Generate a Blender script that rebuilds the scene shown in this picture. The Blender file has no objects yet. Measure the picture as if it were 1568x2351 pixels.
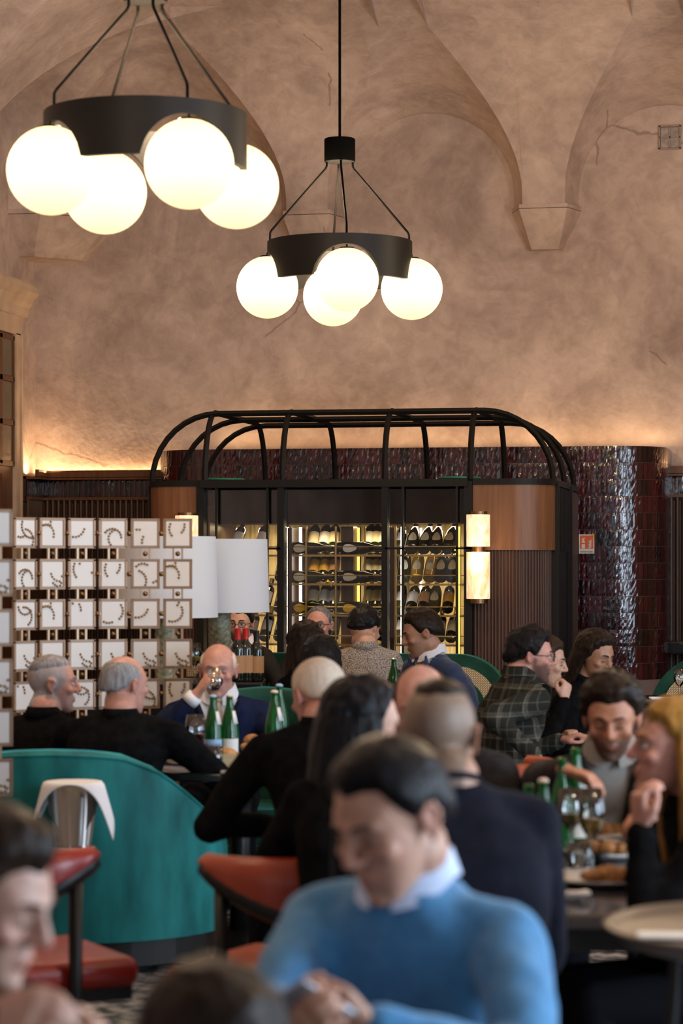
import bpy, bmesh, math, random
import numpy as np
from mathutils import Vector, Matrix, Quaternion, noise
random.seed(7)
R_ = math.radians
SC = bpy.context.scene
COL = SC.collection

# ------------------------------------------------------------------ camera
YAW = R_(10.8); F = 85 / 36 * 2351; HY = 1290.0; CH = 1.57
DV = Vector((-math.sin(YAW), math.cos(YAW), 0)); RV = Vector((math.cos(YAW), math.sin(YAW), 0)); UP = Vector((0, 0, 1))
cam = bpy.data.cameras.new('camera'); camo = bpy.data.objects.new('camera', cam); COL.objects.link(camo)
cam.sensor_fit = 'VERTICAL'; cam.sensor_height = 36; cam.sensor_width = 24; cam.lens = 85
cam.shift_y = (HY - 2351 / 2) / 2351
camo.location = (0, 0, CH); camo.rotation_euler = (math.pi / 2, 0, YAW)
cam.clip_start = 0.05; cam.clip_end = 100
cam.dof.use_dof = True; cam.dof.focus_distance = 15.6; cam.dof.aperture_fstop = 3.2; cam.dof.aperture_blades = 9
SC.camera = camo

def ray(px, py): return DV + RV * ((px - 784) / F) + UP * ((HY - py) / F)
def P(px, py, Z): return Vector((0, 0, CH)) + ray(px, py) * Z           # image position + distance -> point in the room
def PY(px, py, Y): q = ray(px, py); return Vector((0, 0, CH)) + q * (Y / q.y)
def PX(px, py, X): q = ray(px, py); return Vector((0, 0, CH)) + q * (X / q.x)
def PZ(px, Z, z): p = P(px, HY, Z); p.z = z; return p

# ------------------------------------------------------------------ room size
XL, XR, YB, YF = -6.08, 4.03, 18.70, -2.51      # left, right, back and rear wall planes
ZS = 4.31                                        # springing height of the vault

# ------------------------------------------------------------------ world, exposure, daylight
w = bpy.data.worlds.new('world'); SC.world = w; w.use_nodes = True
w.node_tree.nodes['Background'].inputs[0].default_value = (0.55, 0.68, 0.9, 1)
w.node_tree.nodes['Background'].inputs[1].default_value = 0.6
SC.view_settings.view_transform = 'Standard'; SC.view_settings.look = 'None'
SC.view_settings.exposure = 0.14; SC.view_settings.gamma = 1.0
try: SC.view_settings.use_curve_mapping = False
except Exception: pass
SC.cycles.max_bounces = 7; SC.cycles.diffuse_bounces = 4; SC.cycles.glossy_bounces = 4
SC.cycles.transmission_bounces = 6; SC.cycles.transparent_max_bounces = 12
SC.cycles.sample_clamp_indirect = 6.0; SC.cycles.caustics_reflective = False; SC.cycles.caustics_refractive = False

def area(name, loc, direction, sx, sy, power, color, spread=None):
    l = bpy.data.lights.new(name, 'AREA'); l.shape = 'RECTANGLE'; l.size = sx; l.size_y = sy
    l.energy = power; l.color = color
    if spread: l.spread = spread
    o = bpy.data.objects.new(name, l); COL.objects.link(o); o.location = loc
    o.rotation_euler = Vector(direction).to_track_quat('-Z', 'Y').to_euler()
    return o
WIN_Y = [0.6, 4.3, 8.0, 11.7]                    # windows along the right wall, daylight enters there
for i, y in enumerate(WIN_Y):
    area('window_daylight', (XR - 0.06, y, 2.15), (-1, 0.0, -0.02), 1.5, 2.9, (50, 320, 160, 80)[i], (0.66, 0.82, 1.0))
for i, x in enumerate((-2.9, 0.8)):
    area('window_daylight', (x, YF + 0.06, 2.2), (0, 1, -0.02), 1.5, 2.9, 14, (0.68, 0.83, 1.0))
COVE = (1.0, 0.64, 0.32)
area('cove_light', (-5.38, YB - 0.035, 2.275), (0, 0.05, 1), 1.35, 0.025, 5, COVE)
area('cove_light', (-2.75, YB - 0.13, 2.45), (0, 0.05, 1), 3.6, 0.03, 8, COVE)
area('cove_light', (0.2, YB - 0.035, 2.275), (0, 0.05, 1), 2.0, 0.025, 7, COVE)
area('cove_light', (XL + 0.05, 18.46, 2.275), (-0.05, 0, 1), 0.03, 0.4, 5, COVE)

# ------------------------------------------------------------------ mesh helpers
class MB:
    def __init__(s): s.v = []; s.f = []
    def add(s, vs, fs, M=None):
        o = len(s.v)
        s.v += [tuple(M @ Vector(p)) for p in vs] if M is not None else [tuple(p) for p in vs]
        s.f += [tuple(i + o for i in f) for f in fs]; return s
    def box(s, c, d, M=None):
        x, y, z = c; a, b, h = d[0] / 2, d[1] / 2, d[2] / 2
        vs = [(x + i * a, y + j * b, z + k * h) for k in (-1, 1) for j in (-1, 1) for i in (-1, 1)]
        return s.add(vs, [(0, 2, 3, 1), (4, 5, 7, 6), (0, 1, 5, 4), (1, 3, 7, 5), (3, 2, 6, 7), (2, 0, 4, 6)], M)
    def rbox(s, c, d, r=0.02, M=None, n=3):
        # box with rounded vertical edges and a soft top and bottom
        a, b, h = d[0] / 2, d[1] / 2, d[2] / 2; r = min(r, a * .98, b * .98, h * .98); rings = []
        def out(ins, z):
            pts = []
            for (cx, cy, t0) in ((a - r, b - r, 0), (-a + r, b - r, 90), (-a + r, -b + r, 180), (a - r, -b + r, 270)):
                for k in range(n + 1):
                    t = R_(t0 + 90 * k / n); q = r - ins
                    pts.append((c[0] + cx + q * math.cos(t), c[1] + cy + q * math.sin(t), c[2] + z))
            return pts
        for k in range(n + 1):
            t = math.pi / 2 * k / n; rings.append(out(r * (1 - math.sin(t)), -h + r * (1 - math.cos(t))))
        for k in range(n + 1):
            t = math.pi / 2 * (1 - k / n); rings.append(out(r * (1 - math.sin(t)), h - r * (1 - math.cos(t))))
        return s.loft(rings, M=M)
    def loft(s, rings, cap=True, M=None, closed=False):
        n = len(rings[0]); vs = [p for r in rings for p in r]; fs = []
        m = len(rings)
        for i in range(m if closed else m - 1):
            j = (i + 1) % m
            for k in range(n):
                l = (k + 1) % n; fs.append((i * n + k, i * n + l, j * n + l, j * n + k))
        if cap and not closed: fs += [tuple(range(n))[::-1], tuple((m - 1) * n + k for k in range(n))]
        return s.add(vs, fs, M)
    def lathe(s, prof, n=16, c=(0, 0, 0), M=None, cap=True):
        return s.loft([[(c[0] + r * math.cos(2 * math.pi * k / n), c[1] + r * math.sin(2 * math.pi * k / n), c[2] + z) for k in range(n)] for r, z in prof], cap, M)
    def sphere(s, c, r, nu=12, nv=8, M=None):
        if not hasattr(r, '__len__'): r = (r, r, r)
        rings = []
        for j in range(1, nv):
            t = -math.pi / 2 + math.pi * j / nv
            rings.append([(c[0] + r[0] * math.cos(t) * math.cos(2 * math.pi * k / nu), c[1] + r[1] * math.cos(t) * math.sin(2 * math.pi * k / nu), c[2] + r[2] * math.sin(t)) for k in range(nu)])
        o = len(s.v); s.loft(rings, False, M); m = len(rings)
        e = [(c[0], c[1], c[2] - r[2]), (c[0], c[1], c[2] + r[2])]
        b = len(s.v); s.v += [tuple(M @ Vector(p)) if M is not None else p for p in e]
        for k in range(nu):
            l = (k + 1) % nu
            s.f.append((o + l, o + k, b)); s.f.append((o + (m - 1) * nu + k, o + (m - 1) * nu + l, b + 1))
        return s
    def tube(s, pts, r, n=8, M=None, cap=True, flat=None):
        pts = [Vector(p) for p in pts]; m = len(pts)
        rs = r if hasattr(r, '__len__') else [r] * m
        t0 = (pts[1] - pts[0]).normalized(); nrm = t0.orthogonal().normalized()
        if abs(t0.z) < .9: nrm = (UP - t0 * t0.z).normalized()
        rings = []; prev = t0
        for i in range(m):
            t = (pts[min(i + 1, m - 1)] - pts[max(i - 1, 0)])
            t = t.normalized() if t.length > 1e-9 else prev
            q = prev.rotation_difference(t); nrm = (q @ nrm); nrm = (nrm - t * nrm.dot(t)).normalized(); b = t.cross(nrm); prev = t
            fa, fb = flat if flat else (1, 1)
            rings.append([pts[i] + (nrm * math.cos(2 * math.pi * (k + .5) / n) * fa + b * math.sin(2 * math.pi * (k + .5) / n) * fb) * rs[i] for k in range(n)])
        return s.loft(rings, cap, M)
    def capsule(s, p0, p1, r0, r1, n=10, M=None):
        p0, p1 = Vector(p0), Vector(p1); d = (p1 - p0); L = max(d.length, 1e-5); d = d / L; pts = []; rs = []
        for t in (80, 50, 20): pts.append(p0 - d * r0 * math.sin(R_(t))); rs.append(r0 * math.cos(R_(t)))
        for t in (.0, 1.): pts.append(p0.lerp(p1, t)); rs.append(r0 + (r1 - r0) * t)
        for t in (20, 50, 80): pts.append(p1 + d * r1 * math.sin(R_(t))); rs.append(r1 * math.cos(R_(t)))
        return s.tube(pts, rs, n, M)
    def chain(s, pts, rs, n=10, M=None):
        for i in range(len(pts) - 1): s.capsule(pts[i], pts[i + 1], rs[i], rs[i + 1], n, M)
        return s
    def prism(s, poly, d0, d1, M=None):      # polygon in local XZ extruded along Y from d0 to d1
        return s.loft([[(x, d0, z) for x, z in poly], [(x, d1, z) for x, z in poly]], True, M)
    def plan(s, poly, z0, z1, M=None):       # polygon in XY extruded along Z
        return s.loft([[(x, y, z0) for x, y in poly], [(x, y, z1) for x, y in poly]], True, M)
    def mesh(s, name):
        me = bpy.data.meshes.new(name); me.from_pydata([tuple(p) for p in s.v], [], s.f)
        bm = bmesh.new(); bm.from_mesh(me); bmesh.ops.recalc_face_normals(bm, faces=bm.faces); bm.to_mesh(me); bm.free()
        return me
    def build(s, name, mat, parent=None, smooth=False, org=None, sharp=None):
        me = s.mesh(name)
        if org is not None: me.transform(Matrix.Translation(-Vector(org)))
        return obj(name, me, mat, parent, smooth, sharp)

def obj(name, me, mat, parent=None, smooth=False, sharp=None):
    o = bpy.data.objects.new(name, me); COL.objects.link(o)
    if mat is not None and not me.materials: me.materials.append(mat)
    if parent is not None: o.parent = parent
    if smooth:
        for p in me.polygons: p.use_smooth = True
        if sharp:
            try: me.set_sharp_from_angle(angle=R_(sharp))
            except Exception: pass
    return o
def tag(o, label, cat, group=None):
    o['label'] = label; o['category'] = cat
    if group: o['group'] = group
    return o
def thing(name, label, cat, loc=(0, 0, 0), rotz=0, group=None):
    o = bpy.data.objects.new(name, None); COL.objects.link(o); o.location = loc; o.rotation_euler = (0, 0, rotz)
    o.empty_display_size = .1
    return tag(o, label, cat, group)
def struct(o): o['kind'] = 'structure'; return o
def stuff(o): o['kind'] = 'stuff'; return o
def dup(root, loc=None, rotz=None, label=None, group=None):
    r = root.copy(); COL.objects.link(r)
    if loc is not None: r.location = loc
    if rotz is not None: r.rotation_euler = (r.rotation_euler[0], r.rotation_euler[1], rotz)
    if label: r['label'] = label
    if group: r['group'] = group
    for ch in list(root.children):
        c = ch.copy(); COL.objects.link(c); c.parent = r
        for g in ch.children:
            d = g.copy(); COL.objects.link(d); d.parent = c
    return r
ORD = ['first', 'second', 'third', 'fourth', 'fifth', 'sixth', 'seventh', 'eighth', 'ninth', 'tenth']

# ------------------------------------------------------------------ materials
MATS = {}
def nodes(name):
    m = bpy.data.materials.new(name); m.use_nodes = True; t = m.node_tree; b = t.nodes['Principled BSDF']; MATS[name] = m
    return m, t, b
def N(t, typ, **kw):
    n = t.nodes.new(typ)
    for k, v in kw.items():
        if k in n.inputs.keys() if isinstance(k, str) else False: n.inputs[k].default_value = v
        else: setattr(n, k, v)
    return n
def mat(name, c, rough=.6, metal=0, spec=.5, c2=None, scale=8, detail=4, bump=0, bscale=60, sheen=0, coat=0, emit=None, estr=0, stretch=None, trans=0, ior=1.45, contrast=(.35, .65), sheen_tint=None):
    m, t, b = nodes(name); L = t.links.new
    b.inputs['Base Color'].default_value = (*c, 1); b.inputs['Roughness'].default_value = rough; b.inputs['Metallic'].default_value = metal
    b.inputs['Specular IOR Level'].default_value = spec; b.inputs['Sheen Weight'].default_value = sheen; b.inputs['Coat Weight'].default_value = coat
    b.inputs['Transmission Weight'].default_value = trans; b.inputs['IOR'].default_value = ior
    if sheen_tint: b.inputs['Sheen Tint'].default_value = (*sheen_tint, 1); b.inputs['Sheen Roughness'].default_value = .35
    if emit: b.inputs['Emission Color'].default_value = (*emit, 1); b.inputs['Emission Strength'].default_value = estr
    if c2 is not None or bump:
        tc = N(t, 'ShaderNodeTexCoord'); src = tc.outputs['Object']
        if stretch:
            mp = N(t, 'ShaderNodeMapping'); mp.inputs['Scale'].default_value = stretch; L(src, mp.inputs[0]); src = mp.outputs[0]
        if c2 is not None:
            n = N(t, 'ShaderNodeTexNoise'); n.inputs['Scale'].default_value = scale; n.inputs['Detail'].default_value = detail; L(src, n.inputs['Vector'])
            r = N(t, 'ShaderNodeValToRGB'); r.color_ramp.elements[0].color = (*c, 1); r.color_ramp.elements[1].color = (*c2, 1)
            r.color_ramp.elements[0].position, r.color_ramp.elements[1].position = contrast
            L(n.outputs[0], r.inputs[0]); L(r.outputs[0], b.inputs['Base Color'])
        if bump:
            n2 = N(t, 'ShaderNodeTexNoise'); n2.inputs['Scale'].default_value = bscale; n2.inputs['Detail'].default_value = 4; L(src, n2.inputs['Vector'])
            bp = N(t, 'ShaderNodeBump'); bp.inputs['Strength'].default_value = bump; bp.inputs['Distance'].default_value = .02; L(n2.outputs[0], bp.inputs['Height']); L(bp.outputs[0], b.inputs['Normal'])
    return m

def plaster():
    m, t, b = nodes('plaster'); L = t.links.new
    tc = N(t, 'ShaderNodeTexCoord'); o = tc.outputs['Object']
    n1 = N(t, 'ShaderNodeTexNoise'); n1.inputs['Scale'].default_value = 1.1; n1.inputs['Detail'].default_value = 9; n1.inputs['Roughness'].default_value = .62; n1.inputs['Distortion'].default_value = .5
    n2 = N(t, 'ShaderNodeTexNoise'); n2.inputs['Scale'].default_value = 7; n2.inputs['Detail'].default_value = 8; n2.inputs['Roughness'].default_value = .6; n2.inputs['Distortion'].default_value = .8
    L(o, n1.inputs['Vector']); L(o, n2.inputs['Vector'])
    r1 = N(t, 'ShaderNodeValToRGB'); e = r1.color_ramp.elements
    e[0].position = .33; e[0].color = (.35, .26, .218, 1); e[1].position = .68; e[1].color = (.69, .54, .455, 1)
    r2 = N(t, 'ShaderNodeValToRGB'); e = r2.color_ramp.elements
    e[0].position = .38; e[0].color = (.80, .78, .78, 1); e[1].position = .62; e[1].color = (1, 1, 1, 1)
    L(n1.outputs[0], r1.inputs[0]); L(n2.outputs[0], r2.inputs[0])
    mx = N(t, 'ShaderNodeMix', data_type='RGBA', blend_type='MULTIPLY'); mx.inputs[0].default_value = .8
    L(r1.outputs[0], mx.inputs[6]); L(r2.outputs[0], mx.inputs[7])
    # a few hairline cracks
    vo = N(t, 'ShaderNodeTexVoronoi', feature='DISTANCE_TO_EDGE'); vo.inputs['Scale'].default_value = .42
    n3 = N(t, 'ShaderNodeTexNoise'); n3.inputs['Scale'].default_value = 3; n3.inputs['Detail'].default_value = 6; L(o, n3.inputs['Vector'])
    va = N(t, 'ShaderNodeMix', data_type='VECTOR'); va.inputs[0].default_value = .16; L(o, va.inputs[4]); L(n3.outputs['Color'], va.inputs[5]); L(va.outputs[1], vo.inputs['Vector'])
    lt = N(t, 'ShaderNodeMath', operation='LESS_THAN'); lt.inputs[1].default_value = .0022; L(vo.outputs['Distance'], lt.inputs[0])
    n4 = N(t, 'ShaderNodeTexNoise'); n4.inputs['Scale'].default_value = .9; L(o, n4.inputs['Vector'])
    gt = N(t, 'ShaderNodeMath', operation='GREATER_THAN'); gt.inputs[1].default_value = .56; L(n4.outputs[0], gt.inputs[0])
    mu = N(t, 'ShaderNodeMath', operation='MULTIPLY'); L(lt.outputs[0], mu.inputs[0]); L(gt.outputs[0], mu.inputs[1])
    mu2 = N(t, 'ShaderNodeMath', operation='MULTIPLY'); mu2.inputs[1].default_value = .45; L(mu.outputs[0], mu2.inputs[0])
    mc = N(t, 'ShaderNodeMix', data_type='RGBA'); L(mu2.outputs[0], mc.inputs[0]); L(mx.outputs[2], mc.inputs[6]); mc.inputs[7].default_value = (.14, .10, .08, 1)
    L(mc.outputs[2], b.inputs['Base Color']); b.inputs['Roughness'].default_value = .9; b.inputs['Specular IOR Level'].default_value = .15
    n5 = N(t, 'ShaderNodeTexNoise'); n5.inputs['Scale'].default_value = 26; n5.inputs['Detail'].default_value = 6; L(o, n5.inputs['Vector'])
    bp = N(t, 'ShaderNodeBump'); bp.inputs['Strength'].default_value = .22; bp.inputs['Distance'].default_value = .03; L(n5.outputs[0], bp.inputs['Height']); L(bp.outputs[0], b.inputs['Normal'])
    return m
def wood(name, c, c2, rough=.4, vert=True, scale=10):
    return mat(name, c, rough, c2=c2, scale=scale, detail=6, stretch=(4, 4, .25) if vert else (.25, 4, 4), bump=.05, bscale=40, contrast=(.3, .7))
def tilemat(name, ca, cb, rough=.1):
    m, t, b = nodes(name); L = t.links.new
    oi = N(t, 'ShaderNodeObjectInfo'); ge = N(t, 'ShaderNodeNewGeometry'); a = N(t, 'ShaderNodeMath', operation='ADD'); L(oi.outputs['Random'], a.inputs[0]); L(ge.outputs['Random Per Island'], a.inputs[1])
    fr = N(t, 'ShaderNodeMath', operation='FRACT'); L(a.outputs[0], fr.inputs[0])
    r = N(t, 'ShaderNodeValToRGB'); r.color_ramp.elements[0].color = (*ca, 1); r.color_ramp.elements[1].color = (*cb, 1)
    L(fr.outputs[0], r.inputs[0]); L(r.outputs[0], b.inputs['Base Color']); b.inputs['Roughness'].default_value = rough; b.inputs['Coat Weight'].default_value = .6; b.inputs['Coat Roughness'].default_value = .05
    tc = N(t, 'ShaderNodeTexCoord'); n = N(t, 'ShaderNodeTexNoise'); n.inputs['Scale'].default_value = 45; n.inputs['Detail'].default_value = 3
    ad = N(t, 'ShaderNodeVectorMath', operation='ADD'); L(tc.outputs['Object'], ad.inputs[0]); L(oi.outputs['Location'], ad.inputs[1]); L(ad.outputs[0], n.inputs['Vector'])
    bp = N(t, 'ShaderNodeBump'); bp.inputs['Strength'].default_value = .12; bp.inputs['Distance'].default_value = .006; L(n.outputs[0], bp.inputs['Height']); L(bp.outputs[0], b.inputs['Normal']); L(bp.outputs[0], b.inputs['Coat Normal'])
    return m
def clear(name, c=(1, 1, 1), gloss=.1, tint=1.0):
    m, t, b = nodes(name); L = t.links.new; t.nodes.remove(b); out = t.nodes['Material Output']
    tr = N(t, 'ShaderNodeBsdfTransparent'); tr.inputs[0].default_value = (c[0] * tint, c[1] * tint, c[2] * tint, 1)
    gl = N(t, 'ShaderNodeBsdfGlossy'); gl.inputs['Roughness'].default_value = .03
    mx = N(t, 'ShaderNodeMixShader'); fr = N(t, 'ShaderNodeFresnel'); fr.inputs[0].default_value = 1.5
    ma = N(t, 'ShaderNodeMath', operation='ADD'); ma.inputs[1].default_value = gloss - .04; ma.use_clamp = True
    L(fr.outputs[0], ma.inputs[0]); L(ma.outputs[0], mx.inputs[0]); L(tr.outputs[0], mx.inputs[1]); L(gl.outputs[0], mx.inputs[2]); L(mx.outputs[0], out.inputs[0])
    return m
def emis(name, c, s, grad=None):
    m, t, b = nodes(name); L = t.links.new; t.nodes.remove(b); e = N(t, 'ShaderNodeEmission'); e.inputs[0].default_value = (*c, 1); e.inputs[1].default_value = s
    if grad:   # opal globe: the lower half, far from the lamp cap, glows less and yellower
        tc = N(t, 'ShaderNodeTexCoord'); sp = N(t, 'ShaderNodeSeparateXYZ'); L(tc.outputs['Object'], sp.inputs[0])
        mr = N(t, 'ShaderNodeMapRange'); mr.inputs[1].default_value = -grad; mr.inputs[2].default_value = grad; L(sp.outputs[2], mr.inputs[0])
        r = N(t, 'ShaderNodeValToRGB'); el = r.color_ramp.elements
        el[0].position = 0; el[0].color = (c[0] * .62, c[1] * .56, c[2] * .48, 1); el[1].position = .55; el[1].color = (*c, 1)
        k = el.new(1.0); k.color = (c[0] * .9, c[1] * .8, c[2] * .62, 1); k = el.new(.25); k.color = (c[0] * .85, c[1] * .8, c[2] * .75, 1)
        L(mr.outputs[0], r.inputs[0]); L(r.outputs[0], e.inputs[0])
    L(e.outputs[0], t.nodes['Material Output'].inputs[0]); return m
def alabaster():
    m, t, b = nodes('alabaster'); L = t.links.new
    tc = N(t, 'ShaderNodeTexCoord'); n = N(t, 'ShaderNodeTexNoise'); n.inputs['Scale'].default_value = 9; n.inputs['Detail'].default_value = 6; n.inputs['Distortion'].default_value = 1.8
    mp = N(t, 'ShaderNodeMapping'); mp.inputs['Scale'].default_value = (1.6, 1.6, .8); L(tc.outputs['Object'], mp.inputs[0]); L(mp.outputs[0], n.inputs['Vector'])
    r = N(t, 'ShaderNodeValToRGB'); e = r.color_ramp.elements; e[0].position = .36; e[0].color = (.80, .46, .22, 1); e[1].position = .6; e[1].color = (1.0, .76, .50, 1)
    L(n.outputs[0], r.inputs[0]); L(r.outputs[0], b.inputs['Base Color']); L(r.outputs[0], b.inputs['Emission Color']); b.inputs['Emission Strength'].default_value = .82; b.inputs['Roughness'].default_value = .3
    return m
def plaid():
    m, t, b = nodes('plaid_wool'); L = t.links.new
    tc = N(t, 'ShaderNodeTexCoord'); sp = N(t, 'ShaderNodeSeparateXYZ'); L(tc.outputs['Object'], sp.inputs[0])
    def stripe(sock, k, w):
        a = N(t, 'ShaderNodeMath', operation='MULTIPLY'); a.inputs[1].default_value = k; L(sock, a.inputs[0])
        f = N(t, 'ShaderNodeMath', operation='FRACT'); L(a.outputs[0], f.inputs[0]); g = N(t, 'ShaderNodeMath', operation='LESS_THAN'); g.inputs[1].default_value = w; L(f.outputs[0], g.inputs[0]); return g.outputs[0]
    ad = N(t, 'ShaderNodeMath', operation='ADD'); L(sp.outputs[0], ad.inputs[0]); L(sp.outputs[1], ad.inputs[1])
    s1, s2, s3, s4 = stripe(ad.outputs[0], 9, .2), stripe(sp.outputs[2], 9, .2), stripe(ad.outputs[0], 18, .12), stripe(sp.outputs[2], 18, .12)
    def add(a, c_):
        k = N(t, 'ShaderNodeMath', operation='ADD'); L(a, k.inputs[0]); L(c_, k.inputs[1]); return k.outputs[0]
    tot = add(add(s1, s2), add(s3, s4)); sc_ = N(t, 'ShaderNodeMath', operation='MULTIPLY'); sc_.inputs[1].default_value = .3; L(tot, sc_.inputs[0])
    n = N(t, 'ShaderNodeTexNoise'); n.inputs['Scale'].default_value = 70; L(tc.outputs['Object'], n.inputs['Vector'])
    m2 = N(t, 'ShaderNodeMath', operation='MULTIPLY'); L(sc_.outputs[0], m2.inputs[0]); L(n.outputs[0], m2.inputs[1])
    r = N(t, 'ShaderNodeValToRGB'); r.color_ramp.elements[0].color = (.012, .013, .010, 1); r.color_ramp.elements[1].color = (.12, .115, .09, 1); r.color_ramp.elements[1].position = .55
    L(m2.outputs[0], r.inputs[0]); L(r.outputs[0], b.inputs['Base Color']); b.inputs['Roughness'].default_value = .9; b.inputs['Specular IOR Level'].default_value = .2
    return m
def striped(name, ca, cb, k=70):
    m, t, b = nodes(name); L = t.links.new
    tc = N(t, 'ShaderNodeTexCoord'); wv = N(t, 'ShaderNodeTexWave', wave_type='BANDS', bands_direction='X'); wv.inputs['Scale'].default_value = k / 6.28
    L(tc.outputs['Object'], wv.inputs['Vector']); r = N(t, 'ShaderNodeValToRGB'); r.color_ramp.elements[0].color = (*ca, 1); r.color_ramp.elements[1].color = (*cb, 1); r.color_ramp.elements[0].position = .2; r.color_ramp.elements[1].position = .5
    L(wv.outputs[0], r.inputs[0]); L(r.outputs[0], b.inputs['Base Color']); b.inputs['Roughness'].default_value = .8; return m
def keycloth():
    m, t, b = nodes('cream_key_fabric'); L = t.links.new
    tc = N(t, 'ShaderNodeTexCoord'); mp = N(t, 'ShaderNodeMapping'); mp.inputs['Rotation'].default_value = (R_(90), R_(0), R_(0)); L(tc.outputs['Object'], mp.inputs[0])
    mp2 = N(t, 'ShaderNodeMapping'); mp2.inputs['Rotation'].default_value = (0, 0, R_(45)); mp2.inputs['Scale'].default_value = (24, 24, 24); L(mp.outputs[0], mp2.inputs[0])
    br = N(t, 'ShaderNodeTexBrick'); br.inputs['Color1'].default_value = (.62, .50, .32, 1); br.inputs['Color2'].default_value = (.55, .43, .27, 1); br.inputs['Mortar'].default_value = (.20, .14, .07, 1)
    br.inputs['Scale'].default_value = 1.0; br.inputs['Mortar Size'].default_value = .06; L(mp2.outputs[0], br.inputs['Vector']); L(br.outputs[0], b.inputs['Base Color']); b.inputs['Roughness'].default_value = .8
    return m
def skinmat():
    m, t, b = nodes('skin'); L = t.links.new
    a = N(t, 'ShaderNodeVertexColor', layer_name='tone'); tc = N(t, 'ShaderNodeTexCoord'); n = N(t, 'ShaderNodeTexNoise'); n.inputs['Scale'].default_value = 55; n.inputs['Detail'].default_value = 4; L(tc.outputs['Object'], n.inputs['Vector'])
    mr = N(t, 'ShaderNodeMapRange'); mr.inputs[1].default_value = .3; mr.inputs[2].default_value = .7; mr.inputs[3].default_value = .88; mr.inputs[4].default_value = 1.08; L(n.outputs[0], mr.inputs[0])
    mx = N(t, 'ShaderNodeVectorMath', operation='SCALE'); L(a.outputs[0], mx.inputs[0]); L(mr.outputs[0], mx.inputs['Scale']); L(mx.outputs[0], b.inputs['Base Color'])
    b.inputs['Roughness'].default_value = .48; b.inputs['Specular IOR Level'].default_value = .4; b.inputs['Subsurface Weight'].default_value = .12; b.inputs['Subsurface Radius'].default_value = (.012, .005, .003); b.inputs['Subsurface Scale'].default_value = 1.0
    return m
def hairmat(name, c, c2, rough=.42):
    m = mat(name, c, rough, c2=c2, scale=26, detail=5, stretch=(3.2, 3.2, .5), spec=.14, contrast=(.35, .7))
    t = m.node_tree; b = t.nodes['Principled BSDF']; tc = N(t, 'ShaderNodeTexCoord'); mp = N(t, 'ShaderNodeMapping'); mp.inputs['Scale'].default_value = (6, 6, .9)
    t.links.new(tc.outputs['Object'], mp.inputs[0]); n = N(t, 'ShaderNodeTexNoise'); n.inputs['Scale'].default_value = 30; n.inputs['Detail'].default_value = 3; t.links.new(mp.outputs[0], n.inputs['Vector'])
    bp = N(t, 'ShaderNodeBump'); bp.inputs['Strength'].default_value = .5; bp.inputs['Distance'].default_value = .006; t.links.new(n.outputs[0], bp.inputs['Height']); t.links.new(bp.outputs[0], b.inputs['Normal'])
    return m

PLASTER = plaster()
STONE = mat('stone', (.50, .36, .24), .8, c2=(.62, .46, .32), scale=5, bump=.08)
BLACKM = mat('black_steel', (.008, .007, .006), .5, 0, .25)
BRONZEB = mat('dark_bronze', (.006, .005, .0045), .5, 0, .3)
BRASS = mat('brass', (.55, .38, .13), .3, 1)
BRONZE = mat('bronze', (.20, .11, .05), .35, 1)
WALNUT = wood('walnut', (.15, .058, .022), (.23, .098, .04), .42)
WALNUTD = wood('walnut_dark', (.042, .014, .006), (.080, .030, .013), .5)
WOODD = wood('dark_panelling', (.035, .015, .008), (.07, .032, .017), .4)
DOORW = wood('door_wood', (.10, .035, .012), (.17, .065, .025), .4)
GROUT = mat('grout', (.22, .16, .15), .8)
GLAZE = tilemat('oxblood_glaze', (.005, .002, .003), (.060, .006, .008), .12)
GLAZEB = tilemat('oxblood_glaze_band', (.010, .003, .003), (.04, .007, .007), .14)
PANE = clear('pane_glass', (1, 1, 1), .04)
THIN = clear('thin_glass', (.97, .98, .98), .10)
FLOORM = mat('terrazzo', (.05, .047, .045), .25, c2=(.38, .35, .32), scale=14, detail=8, contrast=(.38, .62))
DARKTOP = mat('black_table_top', (.012, .012, .013), .12, coat=.5)
DARKW = mat('black_wood', (.007, .006, .005), .4, 0, .3)
SHADE = mat('white_linen', (.62, .62, .63), .9, bump=.1, bscale=300)
CERAMIC = mat('white_ceramic', (.60, .57, .54), .35)
OLDGOLD = mat('old_gold', (.32, .19, .07), .4, .8)
SCREENF = mat('bronze_screen_frame', (.26, .16, .10), .45, .5)
SCREENL = mat('champagne_metal', (.42, .30, .20), .4, .6)
TEAL = mat('teal_velvet', (.003, .070, .070), .62, c2=(.018, .21, .205), scale=5, detail=6, stretch=(1.6, 1.6, .5), sheen=.8, sheen_tint=(.10, .75, .72), contrast=(.3, .7), spec=.2)
GREEN = mat('green_velvet', (.004, .032, .022), .75, c2=(.010, .062, .042), scale=7, sheen=.35, sheen_tint=(.15, .6, .45), spec=.2)
KEY = keycloth()
REDL = mat('red_leather', (.20, .012, .008), .32, c2=(.30, .022, .012), scale=6, bump=.05, bscale=120)
REDO = mat('orange_leather', (.33, .065, .022), .35, c2=(.26, .035, .014), scale=5)
ALAB = alabaster()
LED = emis('led_strip', (1.0, .86, .72), 6)
LEDY = emis('led_strip_yellow', (1.0, .66, .12), 2)
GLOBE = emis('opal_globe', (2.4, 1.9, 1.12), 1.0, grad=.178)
SKIN = skinmat()
GREENG = mat('green_glass', (.015, .22, .035), .06, trans=.75, spec=.5)
DARKG = mat('dark_bottle_glass', (.010, .012, .008), .08, spec=.6, coat=.4)
OLIVEG = mat('olive_bottle_glass', (.05, .05, .010), .08, spec=.6, trans=.4)
GOLDG = mat('amber_bottle_glass', (.42, .27, .06), .06, trans=.6)
PANE_D = mat('old_pane', (.10, .085, .05), .08, spec=.6)
WHITEP = mat('white_paper', (.75, .72, .66), .7)
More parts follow.
